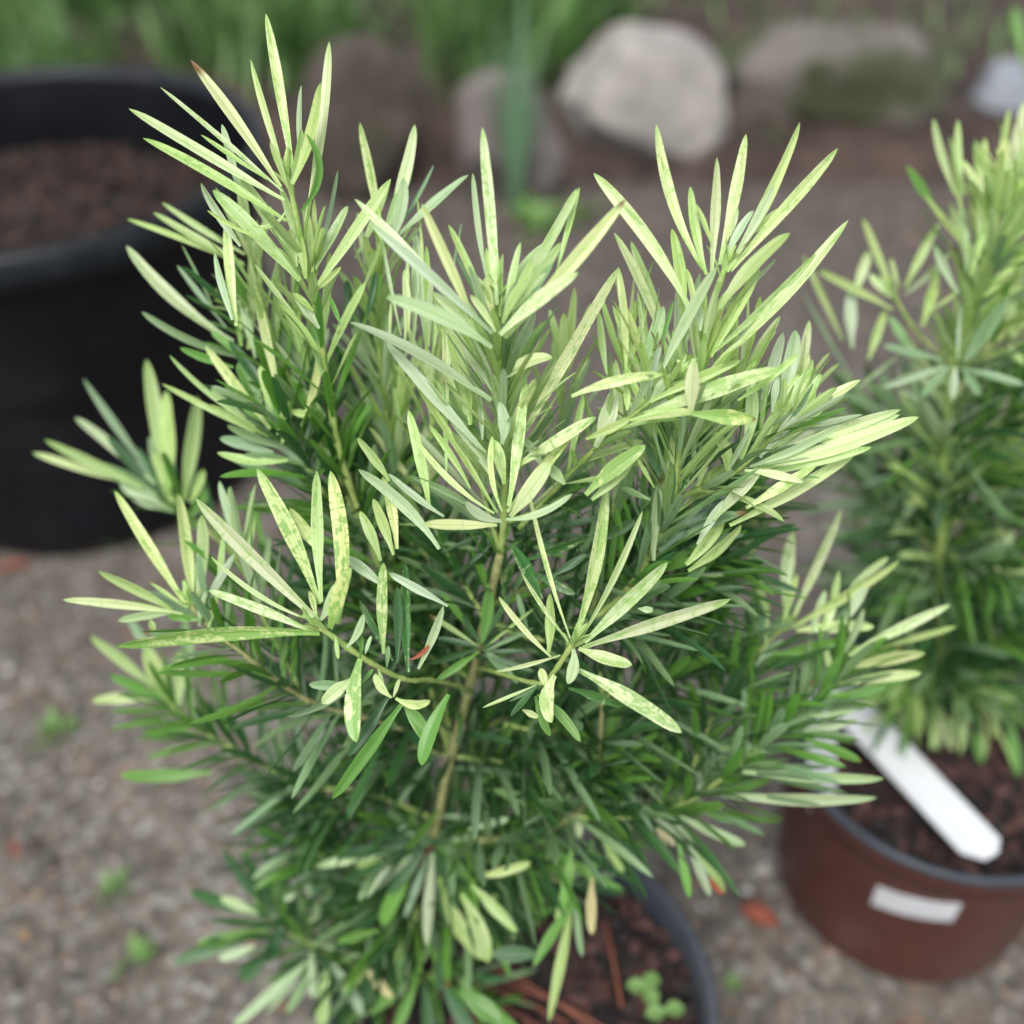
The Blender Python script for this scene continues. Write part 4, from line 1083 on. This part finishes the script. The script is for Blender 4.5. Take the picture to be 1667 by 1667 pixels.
# upper shoot between the left leader and the centre
bf(shrub, [(735, 1230, .456), (700, 1040, .448), (660, 860, .436), (630, 680, .420), (615, 540, .405), (618, 450, .396), (624, 392, .391)], .0014, .0009, STEM_GREEN,
   rows=[(TC, .388, [
    ('P', 150, 82, 285, 800, 80, 12), ('P', 522, 96, 322, 860, 92, 12), ('S', 446, 452, 355, 900, 96, 14, .2, -2), ('S', 886, 438, 395, 860, 86, -8, .1, -1), ('Y', 355, 465, 120, 1000, 60, 8), ('T', 650, 370, 395, 820, 26), ('S', 135, 690, 200, 1100, 44),
    ('G', 290, 1100, 170, 1460, 62), ('D', 260, 1090, 200, 1400, 50), ('T', 190, 850, 205, 1120, 46), ('Y', 300, 880, 160, 1230, 34), ('D', 60, 1150, 100, 1450, 70), ('T', 840, 760, 760, 1160, 22), ('Y', 540, 600, 560, 900, 20),
    ('Y', 250, 600, 300, 900, 60, 0, .2, -2), ('S', 400, 560, 310, 860, 50, 0, .2, -2)])],
   auto=[dict(n=112, kinds='DDDTGTYSYP', L=(.026, .044), ang=(24, 62), W=(.0026, .0038), t0=.1, t1=.95)])

# right flank shoot at (1215,755)
bf(shrub, [(1095, 816, .382), (1130, 800, .378), (1175, 782, .374), (1212, 756, .371), (1250, 720, .369), (1300, 680, .368)], .0014, .0009, STEM_GREEN,
   rows=[(TF, .368, [
    ('Y', 812, 223, 775, 660, 72, 26, .1, -2), ('S', 1042, 22, 980, 360, 92, 12, 0, 4), ('S', 985, 35, 870, 430, 62, 0, 0, 5), ('Y', 1172, 238, 1060, 440, 52, 0, 0, 4), ('P', 1122, 216, 800, 665, 78, 0, 0, 1), ('Y', 1060, 240, 830, 640, 60, 0, 0, 3), ('P', 1367, 268, 850, 580, 66, -8, 0, 2),
    ('P', 1562, 415, 870, 680, 72, -8, 0, 2), ('Q', 1652, 452, 840, 710, 92, 16, .05, 0), ('S', 1255, 498, 820, 695, 48, 12, .2, -2), ('P', 1348, 618, 720, 985, 72, 14, 0, 4), ('P', 1085, 772, 795, 715, 46, -6, .3, -2), ('Y', 692, 932, 505, 1180, 76, 12, 0, 8), ('Y', 778, 982, 515, 1210, 72, 10, 0, 6),
    ('S', 740, 240, 720, 600, 60, 0, 0, 8), ('S', 1110, 360, 870, 650, 52, 0, .1, 1), ('Y', 1210, 350, 900, 620, 76, 0, .1, 2), ('S', 1190, 440, 930, 640, 90, 0, 0, 3), ('P', 1560, 440, 900, 690, 60, 0, 0, 3), ('Y', 1240, 560, 850, 700, 60, 0, .1, 1), ('P', 1150, 690, 800, 900, 60), ('S', 700, 860, 560, 1080, 50),
    ('S', 960, 250, 930, 430, 40), ('Y', 1420, 600, 860, 740, 56), ('S', 880, 700, 640, 960, 64)])],
   auto=[dict(n=35, kinds='*YSYTG', L=(.024, .036), ang=(28, 55), W=(0.0024, 0.0034), t0=.1)])
bf(shrub, [(960, 1010, .410), (1040, 1000, .412), (1110, 960, .414), (1180, 930, .416)], .0013, .0009, STEM_GREEN,
   rows=[(TI, .405, [('S', 1550, 310, 1110, 340, 30), ('Y', 1250, 290, 1090, 360, 26), ('S', 1100, 100, 1060, 300, 60)])],
   auto=[dict(n=93, kinds='*DDTTG', L=(.028, .048), ang=(45, 78), W=(0.0030, 0.0042), t0=.02)])
bf(shrub, [(800, 985, .412), (850, 960, .412), (930, 930, .410), (1010, 900, .408), (1070, 850, .404)], .0013, .0009, STEM_GREEN,
   auto=[dict(n=90, kinds='*DDDTV', L=(.026, .040), ang=(45, 78), W=(0.0024, 0.0034), t0=.02)])
# inner filling shoots on the far side of the stem
for (poly, n_, kk) in [
    ([(768, 1105, .432), (720, 1000, .445), (670, 900, .455), (640, 800, .462)], 44, '*DDTG'),
    ([(768, 1105, .432), (690, 1060, .436), (600, 1010, .440), (500, 960, .444)], 54, '*DDTG'),
    ([(790, 1010, .412), (745, 930, .42), (720, 860, .425)], 26, '*DTV'),
    ([(735, 1230, .455), (640, 1200, .46), (560, 1120, .465), (480, 1080, .468)], 60, '*DDDTG'),
    ([(735, 1230, .455), (830, 1240, .45), (920, 1220, .446), (1010, 1250, .446)], 60, '*DDTG'),
    ([(705, 1365, .484), (620, 1340, .49), (530, 1320, .495), (450, 1310, .50)], 58, '*DDDTG'),
    ([(705, 1365, .484), (780, 1400, .49), (860, 1420, .49), (930, 1440, .49)], 34, '*DDGT'),
    ([(690, 1420, .50), (760, 1480, .50), (820, 1500, .50)], 30, '*DDGTY'),
    ([(690, 1440, .505), (640, 1500, .51), (600, 1560, .51)], 44, '*DDTG'),
    ([(610, 900, .425), (580, 760, .44), (600, 640, .45), (610, 560, .452)], 40, '*DTGD'),
    ([(1030, 950, .398), (1110, 900, .412), (1180, 850, .42), (1240, 800, .428)], 44, '*DTTG'),
]:
    bf(shrub, poly, .0013, .0008, STEM_GREEN, auto=[dict(n=int(n_ * 1.9), kinds=kk, L=(.028, .044), ang=(42, 78), W=(0.0030, 0.0044), t0=.03)])

# slim upright shoots of new growth filling the crown
for (poly, n_, kk) in [
    ([(735, 1230, .455), (715, 1000, .440), (700, 800, .425), (705, 660, .410), (712, 560, .402)], 74, 'DTSTSYPYPP'),
    ([(790, 1010, .415), (860, 880, .418), (900, 760, .412), (915, 650, .404), (920, 590, .400)], 54, 'DDTTSYY'),
    ([(960, 1010, .408), (990, 880, .406), (1010, 740, .400), (1020, 620, .392), (1020, 560, .388)], 62, 'DTTSYYPYP'),
    ([(1095, 814, .384), (1080, 740, .382), (1060, 660, .378), (1050, 590, .374)], 40, 'DTSYYP'),
    ([(1095, 814, .384), (1150, 740, .382), (1190, 660, .378), (1215, 590, .374)], 44, 'DTSYYP'),
    ([(1180, 850, .42), (1240, 760, .405), (1280, 700, .398), (1300, 640, .394)], 44, 'DTSYYP'),
    ([(610, 900, .428), (560, 800, .422), (520, 680, .415), (500, 600, .410), (480, 540, .406)], 54, 'DDTTGSYY'),
    ([(540, 760, .42), (480, 640, .412), (440, 540, .405), (420, 460, .400), (410, 420, .398)], 44, 'DTGSYYP'),
    ([(640, 960, .44), (640, 820, .43), (650, 720, .42), (655, 660, .415)], 44, 'DDTGSYY'),
    ([(815, 900, .395), (780, 780, .392), (760, 680, .385), (750, 620, .380)], 40, 'TSYSYP'),
    ([(1000, 1160, .44), (1080, 1040, .436), (1150, 940, .432), (1200, 880, .43)], 54, 'DDTGTSY'),
    ([(500, 1140, .418), (430, 1010, .412), (400, 930, .408), (390, 880, .405)], 40, 'DDTGSYS'),
]:
    bf(shrub, poly, .0013, .0007, STEM_GREEN, auto=[dict(n=int(n_ * .66), kinds=kk, L=(.028, .046), ang=(18, 52), W=(.0025, .0036), t0=.06)])
# dense low foliage close round the stem
for (poly, n_, kk) in [
    ([(735, 1230, .458), (800, 1180, .46), (870, 1150, .462)], 50, '*DDTTG'),
    ([(705, 1365, .486), (760, 1330, .488), (840, 1290, .49)], 54, '*DDTGT'),
    ([(735, 1230, .458), (680, 1180, .462), (600, 1150, .468)], 54, '*DDTTG'),
    ([(705, 1365, .486), (640, 1300, .49), (580, 1240, .494)], 54, '*DDTGD'),
    ([(690, 1440, .508), (780, 1440, .505), (850, 1480, .505)], 44, '*DTGD'),
    ([(690, 1440, .508), (600, 1470, .51), (540, 1480, .51)], 44, '*DDTG'),
    ([(680, 1520, .525), (620, 1540, .525), (560, 1590, .52)], 40, '*DDTG'),
    ([(768, 1105, .434), (820, 1060, .436), (890, 1040, .44)], 44, '*DDTT'),
    ([(930, 1330, .458), (1000, 1280, .462), (1070, 1230, .466)], 54, '*DTTG'),
    ([(930, 1330, .458), (880, 1270, .462), (870, 1190, .464)], 50, '*DDTG'),
]:
    bf(shrub, poly, .0012, .0007, STEM_GREEN, auto=[dict(n=n_, kinds=kk, L=(.026, .046), ang=(42, 80), W=(.0028, .0040), t0=.03)])

# ------------------------------------------------------------------ the second shrub, in the right pot
s2 = onz(1530, 1185, .118)
shrub2 = empty('variegated_shrub', s2)
tag(shrub2, 'narrow-leaved yellow-green shrub out of focus in the maroon pot, cut by the right edge', 'shrub', 'potted variegated shrubs')
bf(shrub2, [(1530, 1185, .675), (1528, 1060, .60), (1530, 900, .545), (1540, 720, .512), (1550, 600, .496), (1590, 480, .478), (1615, 380, .466), (1632, 300, .458)], .0024, .0014, STEM_GREEN, name='stem',
   rows=[(TM, .465, [
    ('Y', 843, 145, 960, 560, 54, -8), ('Y', 975, 148, 1010, 560, 56), ('G', 698, 400, 860, 640, 60), ('Y', 790, 560, 1065, 905, 56), ('P', 1118, 248, 1090, 620, 88), ('P', 1092, 400, 1090, 860, 62), ('Y', 1250, 92, 1180, 450, 62), ('P', 1334, 50, 1220, 520, 74, 10),
    ('Y', 1400, 560, 1215, 790, 60, -14), ('S', 850, 832, 975, 1090, 52), ('Y', 975, 1080, 830, 1180, 26), ('Y', 1180, 380, 1100, 760, 90), ('S', 980, 620, 1020, 980, 70), ('P', 1240, 240, 1200, 640, 80), ('Y', 1340, 200, 1250, 640, 80), ('Y', 1390, 260, 1260, 700, 80),
    ('Y', 1060, 280, 1110, 640, 50), ('Y', 1450, 120, 1290, 600, 80), ('G', 1334, 830, 1180, 900, 30), ('Y', 1334, 920, 1120, 1110, 60), ('G', 1400, 700, 1220, 830, 60), ('Y', 930, 240, 1000, 700, 60), ('Y', 1150, 640, 1040, 1000, 60), ('S', 990, 1150, 975, 1450, 46),
    ('T', 1250, 1100, 1040, 1440, 80), ('T', 1200, 1150, 1010, 1460, 60), ('S', 560, 1600, 900, 1490, 62), ('T', 570, 1375, 880, 1450, 62), ('T', 1334, 1590, 1000, 1500, 60), ('T', 1100, 1640, 1000, 1500, 60), ('S', 940, 1667, 960, 1490, 60), ('T', 780, 1650, 930, 1490, 60)]),
   (TL, .53, [('P', 1525, 0, 1535, 280, 62), ('P', 1592, -20, 1550, 270, 56), ('Y', 1667, 60, 1575, 270, 60), ('Y', 1700, 250, 1560, 280, 60), ('P', 1500, 100, 1520, 280, 40)])],
   auto=[dict(n=190, kinds='DDDTDGTYYSPYPY', L=(.034, .052), ang=(38, 74), W=(0.0032, 0.0044), t0=.10, t1=.97)])
bf(shrub2, [(1550, 592, .497), (1516, 564, .492), (1483, 528, .486), (1455, 480, .480)], .0013, .0010, STEM_GREEN,
   rows=[(TM, .478, [
    ('Y', 458, 688, 625, 1090, 66), ('P', 492, 860, 420, 1090, 70, 0, 0, 6), ('S', 400, 1050, 400, 1390, 82, 0, 0, 8), ('Y', 220, 968, 620, 1180, 60, 8), ('Y', 872, 710, 690, 1060, 62), ('S', 945, 850, 690, 1095, 56, 8), ('Y', 860, 960, 780, 1270, 78, 8), ('P', 495, 990, 610, 1110, 56),
    ('Y', 580, 1180, 490, 1450, 62, 0, 0, 8), ('Y', 137, 885, 350, 1350, 44, -8, 0, 14), ('T', 130, 1080, 400, 1550, 30, 0, 0, 20), ('S', 650, 1430, 440, 1600, 32), ('Y', 610, 900, 650, 1060, 36), ('T', 600, 1220, 720, 1400, 60)])])
bf(shrub2, [(1552, 596, .497), (1610, 580, .492), (1690, 545, .486)], .0013, .0010, STEM_GREEN,
   rows=[(TM, .485, [('P', 1290, 1080, 1280, 1340, 70, -20), ('Y', 1400, 1150, 1250, 1360, 60), ('Y', 1334, 1480, 1250, 1380, 50)])], auto=[dict(n=16, kinds='*GYT', L=(.03, .045), W=(0.0032, 0.0040))])
for (poly, n_, kk) in [
    ([(1530, 900, .545), (1470, 850, .55), (1410, 800, .555), (1370, 740, .555)], 44, 'DDTTTS'),
    ([(1530, 900, .545), (1460, 930, .57), (1400, 960, .585)], 36, '*DDTT'),
    ([(1540, 720, .512), (1470, 700, .53), (1400, 690, .545)], 26, '*DTTTG'),
    ([(1540, 720, .512), (1610, 700, .51), (1690, 650, .505)], 44, '*DTGGD'),
    ([(1530, 900, .545), (1600, 920, .54), (1640, 935, .53)], 40, '*DDGGT'),
    ([(1530, 900, .545), (1600, 840, .55), (1680, 800, .55)], 44, '*DDTG'),
    ([(1528, 1060, .60), (1480, 1010, .61), (1420, 980, .615)], 34, '*DDTG'),
    ([(1528, 1060, .60), (1600, 1020, .59), (1680, 1000, .585)], 52, '*DDGG'),
    ([(1530, 1120, .63), (1600, 1100, .61), (1680, 1080, .60)], 44, '*DDGT'),
    ([(1530, 1120, .63), (1500, 1130, .62), (1450, 1150, .62)], 16, '*DGY'),
    ([(1540, 760, .52), (1500, 800, .56), (1460, 820, .575)], 34, '*DDT'),
    ([(1590, 480, .48), (1640, 400, .475), (1670, 320, .47)], 30, 'TYYPP'),
    ([(1545, 680, .51), (1600, 560, .50), (1650, 480, .49)], 30, 'DTYYP'),
    ([(1528, 1060, .60), (1490, 1100, .61), (1470, 1130, .61)], 16, 'DGYY'),
    ([(1528, 1040, .60), (1560, 1100, .60), (1600, 1150, .60)], 20, 'DGYY'),
    ([(1535, 800, .53), (1580, 780, .52), (1640, 740, .51)], 34, 'DTGYY'),
]:
    bf(shrub2, poly, .0014, .0008, STEM_GREEN, auto=[dict(n=int(n_ * 1.9), kinds=kk, L=(.034, .05), ang=(42, 78), W=(0.0032, 0.0044), t0=.03)])
bf(shrub2, [(1530, 1150, .655), (1525, 1145, .64)], .0014, .001, STEM_GREEN,
   rows=[(TL, .63, [('Y', 880, 1120, 1120, 1040, 60), ('P', 1180, 1260, 1190, 1080, 70), ('P', 1270, 1270, 1220, 1090, 60), ('Y', 1440, 700, 1250, 900, 60), ('Y', 1230, 780, 1200, 980, 70), ('G', 1430, 1340, 1390, 1150, 70), ('G', 1640, 1420, 1580, 1050, 70), ('G', 1340, 1230, 1300, 1100, 50), ('Y', 1500, 900, 1500, 1200, 60)])])
# a lone stalk at the top right corner
tp = Vector(P(1690, 130, .95))
st_r = empty('leafy_stalk', onz(1700, 330, 0))
tag(st_r, 'thin green stalk tip entering at the top right corner', 'plant')
o_, pts_ = branch(st_r, [(1700, 330, .90), (1690, 180, .80), (1660, 90, .75)], .002, .001, STEM_GREEN, 'stem')
fo = Foliage(); traced(fo, TX, .75, [('G', 1652, 10, 1668, 100, 18), ('T', 1690, 30, 1680, 140, 16)]); fo.build('foliage', o_)
